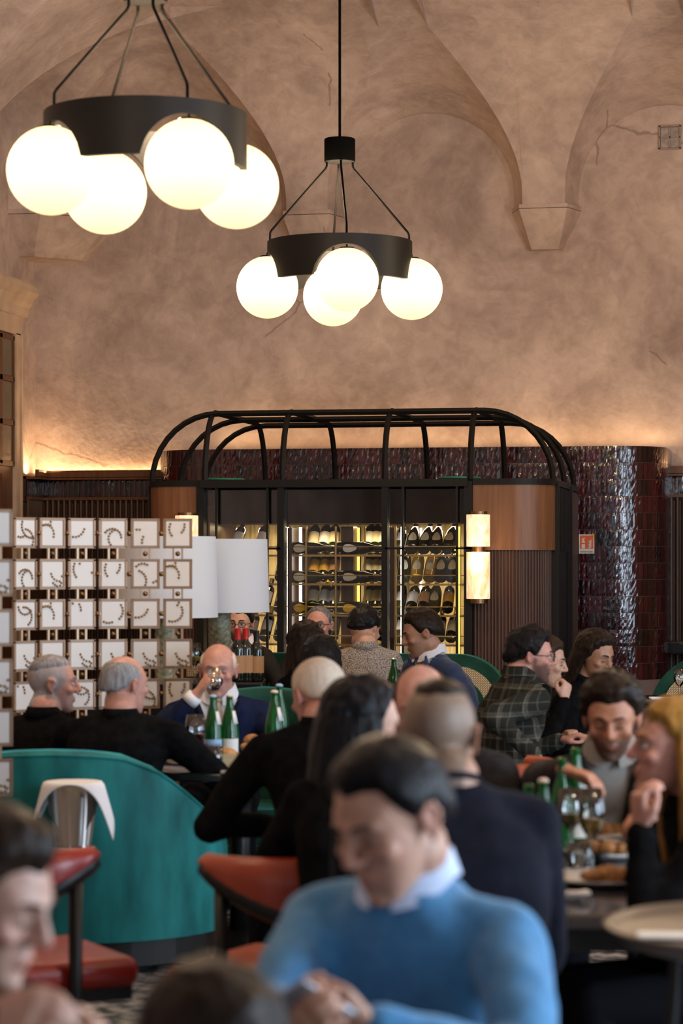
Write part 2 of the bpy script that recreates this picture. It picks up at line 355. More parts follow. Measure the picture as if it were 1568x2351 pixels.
CREAMP = mat('cream_paper', (.62, .55, .38), .7)
YELLOWP = mat('yellow_paper', (.75, .42, .03), .6)
KRAFT = mat('kraft_label', (.50, .27, .12), .7)
BLUEP = mat('pale_blue_paper', (.30, .45, .62), .6)
REDFOIL = mat('red_foil', (.55, .02, .015), .35)
GOLDFOIL = mat('gold_foil', (.75, .45, .08), .35, .7)
SILVERFOIL = mat('silver_foil', (.6, .55, .45), .35, .7)
BLACKFOIL = mat('black_foil', (.015, .012, .012), .4)
STEEL = mat('steel', (.62, .60, .58), .16, 1)
LINEN = mat('white_napkin', (.80, .80, .82), .85)
# ================================================================== ROOM SHELL
struct(MB().box(((XL + XR) / 2, (YF + YB) / 2, -.05), (XR - XL + .6, YB - YF + .6, .1)).build('floor', FLOORM))
struct(MB().box(((XL + XR) / 2, YB + .15, 3.1), (XR - XL + .6, .3, 6.3)).build('wall_back', PLASTER))
struct(MB().box((XL - .15, (YF + YB) / 2, 3.1), (.3, YB - YF, 6.3)).build('wall_left', PLASTER))
# right and rear walls with tall window openings (the daylight side of the room)
def pierced(name, length, fixed, axis, cents, wz=(0.7, 3.6), ww=1.5):
    m = MB(); a0, a1 = length
    def put(u0, u1, z0, z1):
        if u1 - u0 < .01: return
        c, d = ((fixed, (u0 + u1) / 2, (z0 + z1) / 2), (.3, u1 - u0, z1 - z0)) if axis == 'y' else (((u0 + u1) / 2, fixed, (z0 + z1) / 2), (u1 - u0, .3, z1 - z0))
        m.box(c, d)
    put(a0, a1, 0, wz[0]); put(a0, a1, wz[1], 6.3); e = [a0]
    for c in cents: e += [c - ww / 2, c + ww / 2]
    e.append(a1)
    for i in range(0, len(e), 2): put(e[i], e[i + 1], wz[0], wz[1])
    return struct(m.build(name, PLASTER))
pierced('wall_right', (YF, YB), XR + .15, 'y', WIN_Y)
pierced('wall_rear', (XL, XR), YF - .15, 'x', [-2.9, 0.8])
k = 0
for (fx, cents, ax) in ((XR + .12, WIN_Y, 'y'), (YF - .12, [-2.9, .8], 'x')):
    for c in cents:
        k += 1; m = MB(); g = MB()
        def fr(mb, u, z, du, dz, t=.06):
            if ax == 'y': mb.box((fx, c + u, z), (t, du, dz))
            else: mb.box((c + u, fx, z), (du, t, dz))
        for u in (-.72, 0, .72): fr(m, u, 2.15, .06, 2.9)
        for z in (.73, 1.5, 2.3, 3.1, 3.57): fr(m, 0, z, 1.5, .05)
        o = struct(m.build('window_%d' % k, DOORW))
        fr(g, 0, 2.15, 1.42, 2.84, .008); g.build('pane', PANE, o)

# ---- vault with lunettes
HP, RA, ZC, RISE, AV, BV, V0 = .165, .675, 4.40, .3655, 4.0, 1.79, .22
def flare(v): return 1 + .126 * min(v / V0, 1) + .08 * max(0, v - V0)
def prof(d):
    d = max(d - V0, 0); return ZS + BV * math.sqrt(max(0, 1 - (1 - min(d / AV, 1)) ** 2))
def vstar(th):
    za = ZC + RA * math.sin(th); lo, hi = V0, V0 + AV
    for _ in range(40):
        v = (lo + hi) / 2
        if prof(v) < za + RISE * v * math.sin(th): lo = v
        else: hi = v
    return lo
THS = [math.pi * i / 28 for i in range(29)]
VS = [vstar(t) for t in THS]
vm = MB()
def vault_side(length, place):
    n = round((length - .86) / 1.85); cols = []
    cols += [(s, V0) for s in np.linspace(V0, .43 + HP, 8)]
    for i in range(n):
        c = .43 + .925 + 1.85 * i
        cols.append((c - RA * flare(V0) - .001, V0))
        for th, v in zip(THS[::-1], VS[::-1]): cols.append((c + RA * flare(v) * math.cos(th), v))
        cols.append((c + RA * flare(V0) + .001, V0))
        if i < n - 1: cols += [(c + RA * flare(V0) + s, V0) for s in (.08, .165, .25)]
        # lunette web
        vs = []; fs = []; nv = 7; prof_t = [(1, ZS, V0, 0)] + [(math.cos(t), ZC + RA * math.sin(t), v, math.sin(t)) for t, v in zip(THS, VS)] + [(-1, ZS, V0, 0)]
        for (dx, za, v, sn) in prof_t:
            for j in range(nv + 1):
                q = v * j / nv; vs.append(place(c + RA * flare(q) * dx, q, za + RISE * q * sn))
        for a in range(len(prof_t) - 1):
            for j in range(nv): b = a * (nv + 1) + j; fs.append((b, b + 1, b + nv + 2, b + nv + 1))
        vm.add(vs, fs)
    cols += [(length - s, V0) for s in np.linspace(V0, .43 + HP, 8)[::-1]]
    vs = []; fs = []; nq = 22
    for (u, v0) in cols:
        vmax = max(min(u, length - u, V0 + AV), v0)
        # sample evenly along the curve of the vault
        def ang(v): return math.acos(max(-1, min(1, 1 - (v - V0) / AV)))
        t0, t1 = ang(v0), ang(vmax)
        for j in range(nq + 1):
            t = t0 + (t1 - t0) * j / nq; v = V0 + AV * (1 - math.cos(t)); vs.append(place(u, v, prof(v)))
    for a in range(len(cols) - 1):
        for j in range(nq): b = a * (nq + 1) + j; fs.append((b, b + 1, b + nq + 2, b + nq + 1))
    vm.add(vs, fs)
LX, LY = XR - XL, YB - YF
vault_side(LX, lambda u, v, z: (XL + u, YB - v, z))
vault_side(LY, lambda u, v, z: (XL + v, YB - u, z))
vault_side(LY, lambda u, v, z: (XR - v, YB - u, z))
vault_side(LX, lambda u, v, z: (XL + u, YF + v, z))
vm.box(((XL + XR) / 2, (YF + YB) / 2, ZS + BV + .06), (LX - 2 * AV, LY - 2 * AV, .1))
ceil = struct(vm.build('ceiling', PLASTER, smooth=True, sharp=28))
# ---- corbels
def corbel(u, place, name='corbel', corner=False):
    m = MB(); g = MB()
    if corner: top = [(0, 0), (.70, 0), (.70, .27), (.27, .70), (0, .70)]; bot = [(0, 0), (.42, 0), (.42, .12), (.12, .42), (0, .42)]
    else: top = [(u - .27, 0), (u + .27, 0), (u + .185, .25), (u - .185, .25)]; bot = [(u - .13, 0), (u + .13, 0), (u + .105, .10), (u - .105, .10)]
    f = lambda poly, z, s=1: [place(p[0], p[1] * s, z) for p in poly]
    m.loft([f(bot, ZS - .33), f(top, ZS - .035)]); g.loft([f(top, ZS - .03, 1.0), f(top, ZS, 1.0)])
    o = struct(m.build(name, STONE_L)); g.build('corbel_cap', STONE_L, o)
STONE_L = PLASTER
for k_ in range(4): corbel(.43 + 1.85 * (k_ + 1), lambda u, v, z: (XL + u, YB - v, z), 'trim_%d' % (k_ + 1))
for k_ in range(6): corbel(.43 + 1.85 * (k_ + 1), lambda u, v, z: (XL + v, YB - u, z), 'trim_%d' % (k_ + 11))
corbel(0, lambda u, v, z: (XL + u, YB - v, z), 'trim_10', True)

# ---- wainscot: ledge, tile band, slatted panelling
def slat_mesh(w, h, d, name):
    m = MB(); pts = [(-w / 2, 0)] + [(-w / 2 * math.cos(math.pi * i / 6), -d * math.sin(math.pi * i / 6)) for i in range(1, 6)] + [(w / 2, 0)]
    m.plan(pts, 0, h); return m.mesh(name)
SLAT = slat_mesh(.036, 2.06, .022, 'slat'); SLAT.materials.append(WOODD)
def tile_mesh(w, h, d, seed, name):
    rnd = random.Random(seed); nx, nz = 3, 5; vs = []; fs = []
    for j in range(nz + 1):
        for i in range(nx + 1):
            e = (i in (0, nx)) or (j in (0, nz))
            vs.append((-w / 2 + w * i / nx, -(d * (.88 if e else 1) + rnd.uniform(-1, 1) * .0006), -h / 2 + h * j / nz))
    for j in range(nz):
        for i in range(nx): a = j * (nx + 1) + i; fs.append((a, a + 1, a + nx + 2, a + nx + 1))
    b = len(vs); bd = [i for i in range(nx + 1)] + [j * (nx + 1) + nx for j in range(1, nz + 1)] + [nz * (nx + 1) + i for i in range(nx - 1, -1, -1)] + [j * (nx + 1) for j in range(nz - 1, 0, -1)]
    vs += [(vs[i][0], 0, vs[i][2]) for i in bd]
    for q in range(len(bd)): r = (q + 1) % len(bd); fs.append((bd[q], b + q, b + r, bd[r]))
    return vs, fs
def tile_me(w, h, d, seed, name, mt):
    m = MB(); m.add(*tile_mesh(w, h, d, seed, name)); me = m.mesh(name); me.materials.append(mt); return me
BTILE = [tile_me(.040, .165, .010, s, 'tile', GLAZEB) for s in range(4)]
def wainscot(idx, x0, x1, M, y=YB):
    m = MB(); c = (x0 + x1) / 2; L_ = x1 - x0
    m.box((c, y - .03, 1.02), (L_, .06, 2.04)); m.box((c, y - .03, 2.15), (L_, .05, .2))
    base = struct(m.build('wall_panelling' if idx == 0 else 'wall_panelling_%d' % idx, WOODD)); base.name = 'trim_%d' % (30 + idx)
    led = MB(); led.box((c, y - .145, 2.27), (L_, .03, .06)); led.box((c, y - .08, 2.235), (L_, .16, .02)); led.box((c, y - .07, 2.075), (L_, .05, .022)); led.box((c, y - .06, .08), (L_, .05, .16))
    led.build('moulding', DOORW, base)
    n = int(L_ / .046)
    for i in range(n):
        o = bpy.data.objects.new('slat', SLAT); COL.objects.link(o); o.parent = base; o.location = (x0 + .023 + i * L_ / n, y - .06, 0.01)
    n = int(L_ / .042)
    for i in range(n):
        o = bpy.data.objects.new('tile', BTILE[i % 4]); COL.objects.link(o); o.parent = base; o.location = (x0 + .021 + i * L_ / n, y - .055, 2.157)
        o.rotation_euler = (R_(random.uniform(-1.5, 1.5)), 0, R_(random.uniform(-2.5, 2.5)))
    if M is not None: base.matrix_world = M
    return base
wainscot(0, XL + .05, -4.72, None)
wainscot(1, -1.15, 1.2, None)
wainscot(2, 0, .36, Matrix.Translation((XL, 18.65, 0)) @ Matrix.Rotation(R_(90), 4, 'Z') @ Matrix.Translation((-.36, 0, 0)), y=0)

# ---- door on the left wall: stone surround, cornice, glazed wooden leaf
door = struct(MB().box((XL + .0, 17.1, 1.70), (.016, 2.0, 3.36)).build('door_1', DOORW))
m = MB()
for yy in (18.17, 16.03):
    m.box((XL + .01, yy, 1.68), (.06, .14, 3.36)); m.box((XL + .015, yy + (.045 if yy > 17 else -.045), 1.68), (.07, .03, 3.36))
m.box((XL + .01, 17.1, 3.43), (.06, 2.28, .16)); m.box((XL + .02, 17.1, 3.51), (.08, 2.3, .03)); m.build('surround', STONE, door)
m = MB()
pr = [(0, 3.50), (.10, 3.50), (.12, 3.53), (.13, 3.57), (.19, 3.60), (.22, 3.64), (.28, 3.66), (.32, 3.68), (.32, 3.73), (.30, 3.75), (0, 3.76)]
m.loft([[(XL + x * .44 + .01, yy, z) for x, z in pr] for yy in (15.88, 18.33)]); m.build('cornice', STONE, door)
for yy in (17.94, 17.62, 17.30, 16.9, 16.58, 16.26):
    for j, (z0, z1) in enumerate(((2.36, 2.63), (2.68, 2.97), (3.02, 3.30))):
        MB().box((XL + .012, yy, (z0 + z1) / 2), (.01, .25, z1 - z0)).build('pane', PANE_D if 'PANE_D' in globals() else None, door)
    MB().box((XL + .010, yy, 2.10), (.016, .25, .30)).build('panel', DOORW, door); MB().rbox((XL + .008, yy, 1.2), (.024, .24, 1.3), .01).build('panel', DOORW, door)
    m = MB()
    for z in (2.335, 2.655, 2.995, 3.32): m.box((XL + .014, yy, z), (.022, .32, .04))
    for d in (-.145, .145): m.box((XL + .014, yy + d, 2.83), (.022, .03, 1.0))
    m.build('glazing_bar', DOORW, door)

# ---- 2 x 2 wall grille under the right lunette
gp = PY(1538, 316, YB)
gr = thing('wall_vent', 'small square four-pane vent set in the plaster under the right arch', 'vent', (gp.x, YB - .012, gp.z - .09))
m = MB()
for (dx, dz, sx, sz) in ((-.078, .09, .012, .18), (.078, .09, .012, .18), (0, .004, .168, .012), (0, .176, .168, .012), (0, .09, .010, .17), (0, .09, .16, .010)): m.box((dx, 0, dz), (sx, .03, sz))
m.build('frame', mat('aged_frame', (.30, .22, .18), .6), gr)
for i, (dx, dz) in enumerate(((-.037, .05), (.037, .05), (-.037, .13), (.037, .13))): MB().box((dx, .004, dz), (.066, .008, .072)).build('pane', mat('vent_pane_%d' % i, (.42, .36, .33), .2, c2=(.25, .21, .19), scale=20), gr)

# ---- tiled block behind the wine cabinet
TY, TZ, TRX, TLX, TRAD = 17.75, 2.42, -.995, -4.87, .40
path = []   # (x, y, angle of outward normal) along the face, left end -> right end
def addarc(cx, cy, a0, a1, n):
    for i in range(n): a = R_(a0 + (a1 - a0) * i / (n - 1)); path.append((cx + TRAD * math.cos(a), cy + TRAD * math.sin(a)))
addarc(TLX + TRAD, TY + TRAD, 180, 270, 24); addarc(TRX - TRAD, TY + TRAD, 270, 360, 24); path += [(TRX, YB)]; path = [(TLX, YB)] + path
m = MB(); m.plan([(x, y) for x, y in path], 0, TZ - .004)
tb = struct(m.build('wall_tiled', GROUT))
TW, TH = .0392, .1225
TMESH = [tile_me(TW - .0022, TH - .0024, .007, 20 + s, 'tile', GLAZE) for s in range(6)]
TRAW = [tile_mesh(TW - .0022, TH - .0024, .007, 20 + s, 'tile') for s in range(6)]
acc = 0; slots = []
for i in range(len(path) - 1):
    a, b = Vector((*path[i], 0)), Vector((*path[i + 1], 0)); L_ = (b - a).length; d = (b - a) / L_; s = TW / 2 - acc
    while s <= L_: slots.append((a + d * s, math.atan2(d.y, d.x))); s += TW
    acc = L_ - (s - TW / 2) if s - TW / 2 < L_ else -(s - TW / 2 - L_)
cand = []
rows = int(1.75 / TH)
for (p, an) in slots:
    for r in range(rows):
        if p.x < -1.82 and r >= 3: continue
        nrm = Vector((math.sin(an), -math.cos(an), 0)); view = (Vector((0, 0, 0)) - p).normalized(); fac = nrm.dot(view)
        if fac < .02: continue
        cand.append((fac if r >= 3 or p.x > -1.82 else fac * .5 if r == 2 else fac * .93, p, an, r))
cand.sort(key=lambda c: -c[0]); rest = MB()
for i, (fac, p, an, r) in enumerate(cand):
    z = TZ - TH / 2 - r * TH; off = TW / 2 if r % 2 else 0
    loc = p + Vector((math.cos(an), math.sin(an), 0)) * off * .35; loc.z = z
    M = Matrix.Translation(loc) @ Matrix.Rotation(an + R_(random.uniform(-1.3, 1.3)), 4, 'Z') @ Matrix.Rotation(R_(random.uniform(-.9, .9)), 4, 'X')
    if i < 300:
        o = bpy.data.objects.new('tile', TMESH[i % 6]); COL.objects.link(o); o.parent = tb; o.matrix_local = M
    else: rest.add(*TRAW[i % 6], M=M)
stuff(rest.build('tile_field', GLAZE, tb))

# ================================================================== WINE CABINET
CXL, CXR, CY0, CY1, CZ = -4.36, -1.607, 15.70, 17.53, 2.105
GX0, GX1 = -3.955, -2.15
org = Vector(((CXL + CXR) / 2, (CY0 + CY1) / 2, 0))
cab = thing('wine_cabinet', 'glass-fronted walnut and black steel wine cabinet with arched hoop frame on top', 'cabinet', org)
RC = .27
def corner_path(side, ins=0, y_back=None, n=12):
    # plan line of the rounded end, from the glass edge round to the back
    pts = []
    if side > 0:
        pts.append((GX1 + .03, CY0 + ins)); cx = CXR - RC
        for i in range(n + 1): a = R_(-90 + 90 * i / n); pts.append((cx + (RC - ins) * math.cos(a), CY0 + RC + (RC - ins) * math.sin(a)))
    else:
        pts.append((GX0 - .0, CY0 + ins)); cx = CXL + RC
        for i in range(n + 1): a = R_(-90 - 90 * i / n); pts.append((cx + (RC - ins) * math.cos(a), CY0 + RC + (RC - ins) * math.sin(a)))
    if y_back: pts.append((pts[-1][0], y_back))
    return pts
def strip(line, z0, z1, th=.02):
    m = MB(); n = len(line); inn = []
    for i, (x, y) in enumerate(line):
        a = Vector(line[max(i - 1, 0)]); b = Vector(line[min(i + 1, n - 1)]); d = (b - a).normalized(); nn = Vector((-d.y, d.x))
        if nn.dot(Vector((org.x - x, org.y - y))) < 0: nn = -nn
        inn.append((x + nn.x * th, y + nn.y * th))
    m.loft([[(x, y, z0), (i_[0], i_[1], z0), (i_[0], i_[1], z1), (x, y, z1)] for (x, y), i_ in zip(line, inn)]); return m
for side in (1, -1):
    strip(corner_path(side), 1.647, 2.075).build('curved_panel', WALNUT, cab, org=org, smooth=True, sharp=40)
    strip(corner_path(side, -.012, CY1), 2.075, 2.115, .05).build('top_rim', BLACKM, cab, org=org)
    # fluted lower drum: close round ribs
    base = corner_path(side, .03, None, 24); m = strip(base, .0, 1.64, .02); pts = []; tot = 0; pitch = .0225; acc_ = pitch / 2
    for i in range(len(base) - 1):
        a, b = Vector(base[i]), Vector(base[i + 1]); L_ = (b - a).length; s = acc_
        while s < L_: q = a.lerp(b, s / L_); pts.append(q); s += pitch
        acc_ = s - L_
    for q in pts: m.add(*(lambda t: (t.v, t.f))(MB().tube([(q.x, q.y, .02), (q.x, q.y, 1.645)], .0088, 6)))
    m.build('fluted_panel', WALNUTD, cab, org=org)
    x = CXR if side > 0 else CXL
    # dark louvred side and corner posts
    m = MB(); m.box((x - side * .02, (CY0 + RC + CY1) / 2, 1.04), (.03, CY1 - CY0 - RC, 2.07)); m.build('side_panel', BLACKM, cab, org=org)
    for yy in (CY0 + RC + .02, 16.9):
        MB().box((x - side * .0, yy, 1.05), (.05, .05, 2.1)).build('post', BLACKM, cab, org=org)
    m = MB()
    for j in range(9): m.box((x + side * .005, 16.02 + .095 * j, 1.85), (.02, .03, .42))
    m.build('louvre', BLACKM, cab, org=org)
    m = MB(); m.box((x + side * .0, 17.22, 1.03), (.02, .56, 2.06)); m.build('side_veneer', WALNUTD, cab, org=org)
# posts and mullions of the glass front
POSTX = [(GX0, .05), (-3.405, .045), (-2.705, .040), (GX1, .055)]
for x, wd in POSTX: MB().box((x, CY0 + .03, 1.05), (wd, .09, 2.10)).build('post', BLACKM, cab, org=org)
THINX = [PY(614, HY, CY0).x, PY(925, HY, CY0).x, PY(1049, HY, CY0).x, PY(497, HY, CY0).x]
for x in THINX: MB().box((x, CY0 + .0, 1.05), (.014, .03, 2.06)).build('mullion', BLACKM, cab, org=org)
zb = PY(980, 1259, CY0).z
for (x0, x1) in ((-2.70, GX1 + .04), (-3.62, -3.405)): MB().box(((x0 + x1) / 2, CY0, zb), (x1 - x0, .03, .014)).build('mullion', BLACKM, cab, org=org)
MB().box(((GX0 + GX1) / 2, CY0 + .02, 2.09), (GX1 - GX0, .10, .05)).build('head_rail', BLACKM, cab, org=org)
MB().box(((GX0 + GX1) / 2, CY0 + .02, .08), (GX1 - GX0, .10, .16)).build('plinth', BLACKM, cab, org=org)
xs = [p[0] for p in POSTX]
for a, b in zip(xs[:-1], xs[1:]): MB().box(((a + b) / 2, CY0 + .045, 1.10), (b - a - .05, .006, 1.9)).build('glass_pane', PANE, cab, org=org)
# interior: dark soffit, back wall, dividers, shelves
CI0, CI1 = 15.98, 16.62
m = MB(); m.box(((GX0 + GX1) / 2, (CY0 + CI1) / 2 + .15, 1.96), (GX1 - GX0, .60, .26)); m.build('soffit', mat('dark_soffit', (.008, .004, .003), .6, spec=.1), cab, org=org)
MB().box(((GX0 + GX1) / 2, CI1 + .02, 1.0), (GX1 - GX0, .03, 2.0)).build('back_panel', mat('smoked_mirror', (.40, .31, .17), .35, c2=(.20, .15, .08), scale=9, stretch=(5, 1, .6)), cab, org=org)
for x in (GX0 + .01, GX1 - .01): MB().box((x, (CY0 + CI1) / 2 + .1, 1.0), (.03, .8, 1.9)).build('side_lining', WOODD, cab, org=org)
for x in (-3.405, -2.705): MB().box((x, (CI0 + CI1) / 2, .95), (.03, CI1 - CI0, 1.7)).build('divider', WOODD, cab, org=org)
xm = PY(779, HY, 16.05).x
MB().box((xm + .035, 16.30, .95), (.085, .3, 1.72)).build('divider', WOODD, cab, org=org)
SHZ = [1.618, 1.424, 1.214, 1.018, .82]
BR2 = mat('shelf_brass', (.42, .29, .10), .35, .7)
bays = [(GX0 + .03, -3.425), (-3.385, -2.725), (-2.685, GX1 - .05)]
for z in SHZ:
    for (a, b) in bays:
        s = MB().box(((a + b) / 2, (CI0 + CI1) / 2, z - .006), (b - a, CI1 - CI0 - .02, .008)).build('shelf', THIN, cab, org=org)
        MB().box(((a + b) / 2, CI0, z - .006), (b - a, .012, .013)).build('shelf_edge', BR2, s, org=org)
        MB().tube([(a, CI0 + .02, z + .055), (b, CI0 + .02, z + .055)], .0035, 5).build('rail', BR2, s, org=org)
# brass uprights and light strips
for px in (652, 668, 703, 771, 812, 838, 897, 908, 1056): 
    q = PY(px, HY, CI0 + .01 if px not in (812, 838) else 16.25); MB().box((q.x, q.y, 1.0), (.012, .012, 1.62)).build('upright', BR2, cab, org=org)
for (px, yy, wd, mt) in ((661, CI0 + .03, .010, LED), (690, CI0 + .12, .018, LED), (471, CI0 + .03, .012, LED), (922, CI0 + .05, .010, LED), (966, CI1 - .02, .012, LED), (823, 16.3, .014, LEDY), (1052, CI0 + .0, .022, LEDY), (505, CI1 - .03, .014, LED)):
    q = PY(px, HY, yy); MB().box((q.x, q.y, 1.0), (wd, .012, 1.61)).build('light_strip', mt, cab, org=org)
for (a, b) in bays:
    area('cabinet_downlight', ((a + b) / 2, CI0 + .30, 1.81), (0, -.1, -1), b - a - .1, .05, 2.5, (1, .74, .38))
    area('cabinet_backlight', ((a + b) / 2, CI1 - .13, 1.25), (0, 1, 0), b - a - .08, 1.0, 4.0, (1, .76, .36))
    area('cabinet_uplight', ((a + b) / 2, CI0 + .16, .9), (0, .2, 1), b - a - .1, .05, 3, (1, .74, .38))
# hoop frame over the cabinet
def arch(p0, p1, ztop, r, n=9):
    # two feet p0,p1 (same z), rising, rounded shoulders, flat top
    d = (p1 - p0).normalized(); h = ztop - p0.z; ry = h; pts = [p0]
    for i in range(1, n + 1): a = math.pi / 2 * i / n; pts.append(p0 + d * r * (1 - math.cos(a)) + UP * ry * math.sin(a))
    for i in range(n, 0, -1): a = math.pi / 2 * i / n; pts.append(p1 - d * r * (1 - math.cos(a)) + UP * ry * math.sin(a))
    pts.append(p1); return pts
ZT = 2.585
for x in (-3.93, -3.40, -2.71, -2.14):
    MB().tube([p - org for p in arch(Vector((x, CY0 + .02, 2.10)), Vector((x, CY1 + .05, 2.10)), ZT, .30)], .020, 4).build('hoop', BLACKM, cab)
for y in (15.92, 16.68, 17.40):
    MB().tube([p - org for p in arch(Vector((CXL + .01, y, 2.10)), Vector((CXR - .01, y, 2.10)), ZT - .012, .46)], .020, 4).build('hoop', BLACKM, cab)
m = MB(); m.box((org.x, 17.50, 2.10), (CXR - CXL, .05, .03)); m.build('top_rim', BLACKM, cab, org=org)
for x, y in ((-3.83, 15.85), (-2.23, 15.85)):   # green glass discs lying on the cabinet roof, just above the rim
    MB().lathe([(.13, 0), (.15, .006), (.13, .016)], 24, (x, y, 2.116)).build('roof_disc', mat('green_disc', (.02, .16, .09), .2), cab, org=org, smooth=True)
m = MB(); m.box((org.x, 16.7, 2.095), (CXR - CXL - .5, 1.7, .02)); m.build('roof_panel', BLACKM, cab, org=org)

# ---- alabaster wall lights on the cabinet
def sconce(px, lab):
    q = PY(px, 1250, CY0 - .06); t = thing('wall_light', lab, 'wall light', (q.x, CY0 - .075, 1.30), group='alabaster wall lights')
    for z0, z1 in ((.03, .335), (.37, .578)):
        m = MB(); m.lathe([(.0755, z0), (.077, z0 + .004), (.077, z1 - .004), (.0755, z1)], 28); m.build('alabaster_shade', ALAB, t, smooth=True, sharp=40)
    for r_, a_, b_ in ((.06, 0, .03), (.045, .335, .37), (.06, .578, .598)): MB().lathe([(r_, a_), (r_, b_)], 24).build("bronze_fitting", BRONZE, t)
    MB().box((0, .055, .352), (.03, .06, .03)).build("wall_bracket", BRONZE, t)
    l = bpy.data.lights.new('wall_light_glow', 'POINT'); l.energy = 2.0; l.color = (1, .68, .36); l.shadow_soft_size = .05
    o = bpy.data.objects.new('wall_light_glow', l); COL.objects.link(o); o.location = (q.x, CY0 - .22, 1.6)
sconce(1098.5, 'two glowing alabaster cylinders stacked on the right post of the wine cabinet')
sconce(430, 'glowing alabaster cylinder light left of the wine cabinet, half behind the tile screen')

# ---- fire extinguisher sign
sp_ = PY(1347, 1249, TY - .02); sg = thing('extinguisher_sign', 'orange and white ESTINTORE fire extinguisher sign on the tiled wall', 'sign', (sp_.x, TY - .03, sp_.z))
SW, SH_ = .112, .140; SGW = mat('sign_white', (.78, .74, .68), .5); SGO = mat('sign_orange', (.75, .14, .04), .5); SGK = mat('sign_black', (.02, .02, .02), .5)
MB().box((0, 0, 0), (SW, .006, SH_)).build('sign_plate', SGW, sg); MB().box((0, -.0036, .014), (SW - .014, .002, SH_ - .042)).build('orange_field', SGO, sg)
m = MB(); m.prism([(-.036, -.032), (-.012, -.032), (-.012, .016), (-.016, .024), (-.032, .024), (-.036, .016)], -.006, -.004)
m.prism([(-.030, .024), (-.018, .024), (-.020, .034), (-.010, .038), (-.010, .042), (-.026, .044), (-.038, .030), (-.035, .028), (-.029, .035)], -.006, -.004); m.build('extinguisher_symbol', SGW, sg)
m = MB(); m.box((-.024, -.0061, .004), (.024, .001, .010)); m.build('symbol_band', SGO, sg)
m = MB()
for i in range(5):
    z = -.028 + i * .012; m.prism([(.010, z), (.022, z - .004), (.034, z + .004), (.036, z + .018), (.030, z + .008), (.020, z + .004)], -.006, -.004)
m.build('flame_symbol', SGW, sg)
def text_mesh(body, size, depth=.0008):
    cu = bpy.data.curves.new('txt', 'FONT'); cu.body = body; cu.size = size; cu.align_x = 'CENTER'; cu.align_y = 'CENTER'; cu.extrude = depth
    o = bpy.data.objects.new('txt', cu); COL.objects.link(o); dg = bpy.context.evaluated_depsgraph_get(); me = bpy.data.meshes.new_from_object(o.evaluated_get(dg)); bpy.data.objects.remove(o); bpy.data.curves.remove(cu)
    return me
me = text_mesh('ESTINTORE', .0185); me.materials.clear(); me.transform(Matrix.Translation((0, -.0042, -.058)) @ Matrix.Rotation(R_(90), 4, 'X')); obj('lettering', me, SGK, sg)
MB().box((-.062, .012, -.09), (.010, .02, .36)).build('bracket', BLACKM, sg)
MB().prism([(.036, .062), (.058, .05), (.055, .07), (.045, .082)], -.008, -.004).build('yellow_tag', mat('yellow_tag', (.7, .4, .03), .5), sg)
# marble shelf at the right edge
q = PY(1556, 1470, YB - .2); m = MB(); 
sh = tag(MB().rbox((0, 0, 0), (.9, .32, .10), .015).build('marble_shelf', mat('black_marble', (.015, .015, .015), .15, c2=(.06, .06, .06), scale=6, contrast=(.55, .6))), 'black marble shelf on the panelled wall at the right edge', 'shelf'); sh.location = (q.x + .38, YB - .25, q.z - .05)

# ================================================================== CHANDELIERS
MATTEB = mat('matte_black', (.0025, .0022, .002), .9, spec=.06)
def chandelier(loc, rot, lab, top=6.09):
    t = thing('chandelier', lab, 'chandelier', (loc.x, loc.y, 0), rot, 'dark metal globe chandeliers')
    Rr, z0, z1, th = .42, 3.19, 3.42, .028; gz, gr_, cut = 3.155, .179, .205
    n = 144; rings = []
    for k in range(n):
        a = 2 * math.pi * k / n; s = min(abs((a - i * math.pi / 2 + math.pi) % (2 * math.pi) - math.pi) for i in range(4)) * Rr
        zl = max(z0, gz + math.sqrt(cut ** 2 - s ** 2)) if s < cut else z0
        c_, s_ = math.cos(a), math.sin(a)
        rings.append([(Rr * c_, Rr * s_, zl), (Rr * c_, Rr * s_, z1), ((Rr - th) * c_, (Rr - th) * s_, z1), ((Rr - th) * c_, (Rr - th) * s_, zl)])
    MB().loft(rings, False, closed=True).build('ring', BRONZEB, t, smooth=True, sharp=35)
    MB().lathe([(.088, 3.885), (.09, 3.89), (.09, 4.015), (.085, 4.02)], 28).build('hub', MATTEB, t, smooth=True, sharp=40)
    MB().tube([(0, 0, 4.02), (0, 0, top)], .0085, 8).build('stem', MATTEB, t)
    for i in range(4):
        a = i * math.pi / 2 + .0; c_, s_ = math.cos(a), math.sin(a)
        MB().tube([(r * c_, r * s_, z) for r, z in ((.075, 3.89), (.075, 3.862), (.082, 3.845), (.395, 3.485), (.403, 3.47), (.405, 3.40))], .0068, 7).build('rod', MATTEB, t)
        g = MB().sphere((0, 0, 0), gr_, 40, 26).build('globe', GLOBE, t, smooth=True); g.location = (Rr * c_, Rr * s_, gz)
        f = MB(); f.lathe([(.05, .168), (.04, .182), (.006, .186), (.006, .2)], 16); f.build('globe_cap', BLACKM, g)
    l = bpy.data.lights.new('chandelier_light', 'POINT'); l.energy = 122; l.color = (1, .74, .48); l.shadow_soft_size = .12
    o = bpy.data.objects.new('chandelier_light', l); COL.objects.link(o); o.location = (loc.x, loc.y, 3.62)
    return t
c1 = P(334, HY, 10.0); c2 = P(780, HY, 14.0)
chandelier(c2, YAW + R_(-90 + 5.5), 'four-globe dark chandelier hanging over the middle of the room before the wine cabinet')
chandelier(c1, YAW + R_(-61), 'large four-globe dark chandelier at the upper left, cut by the top edge')
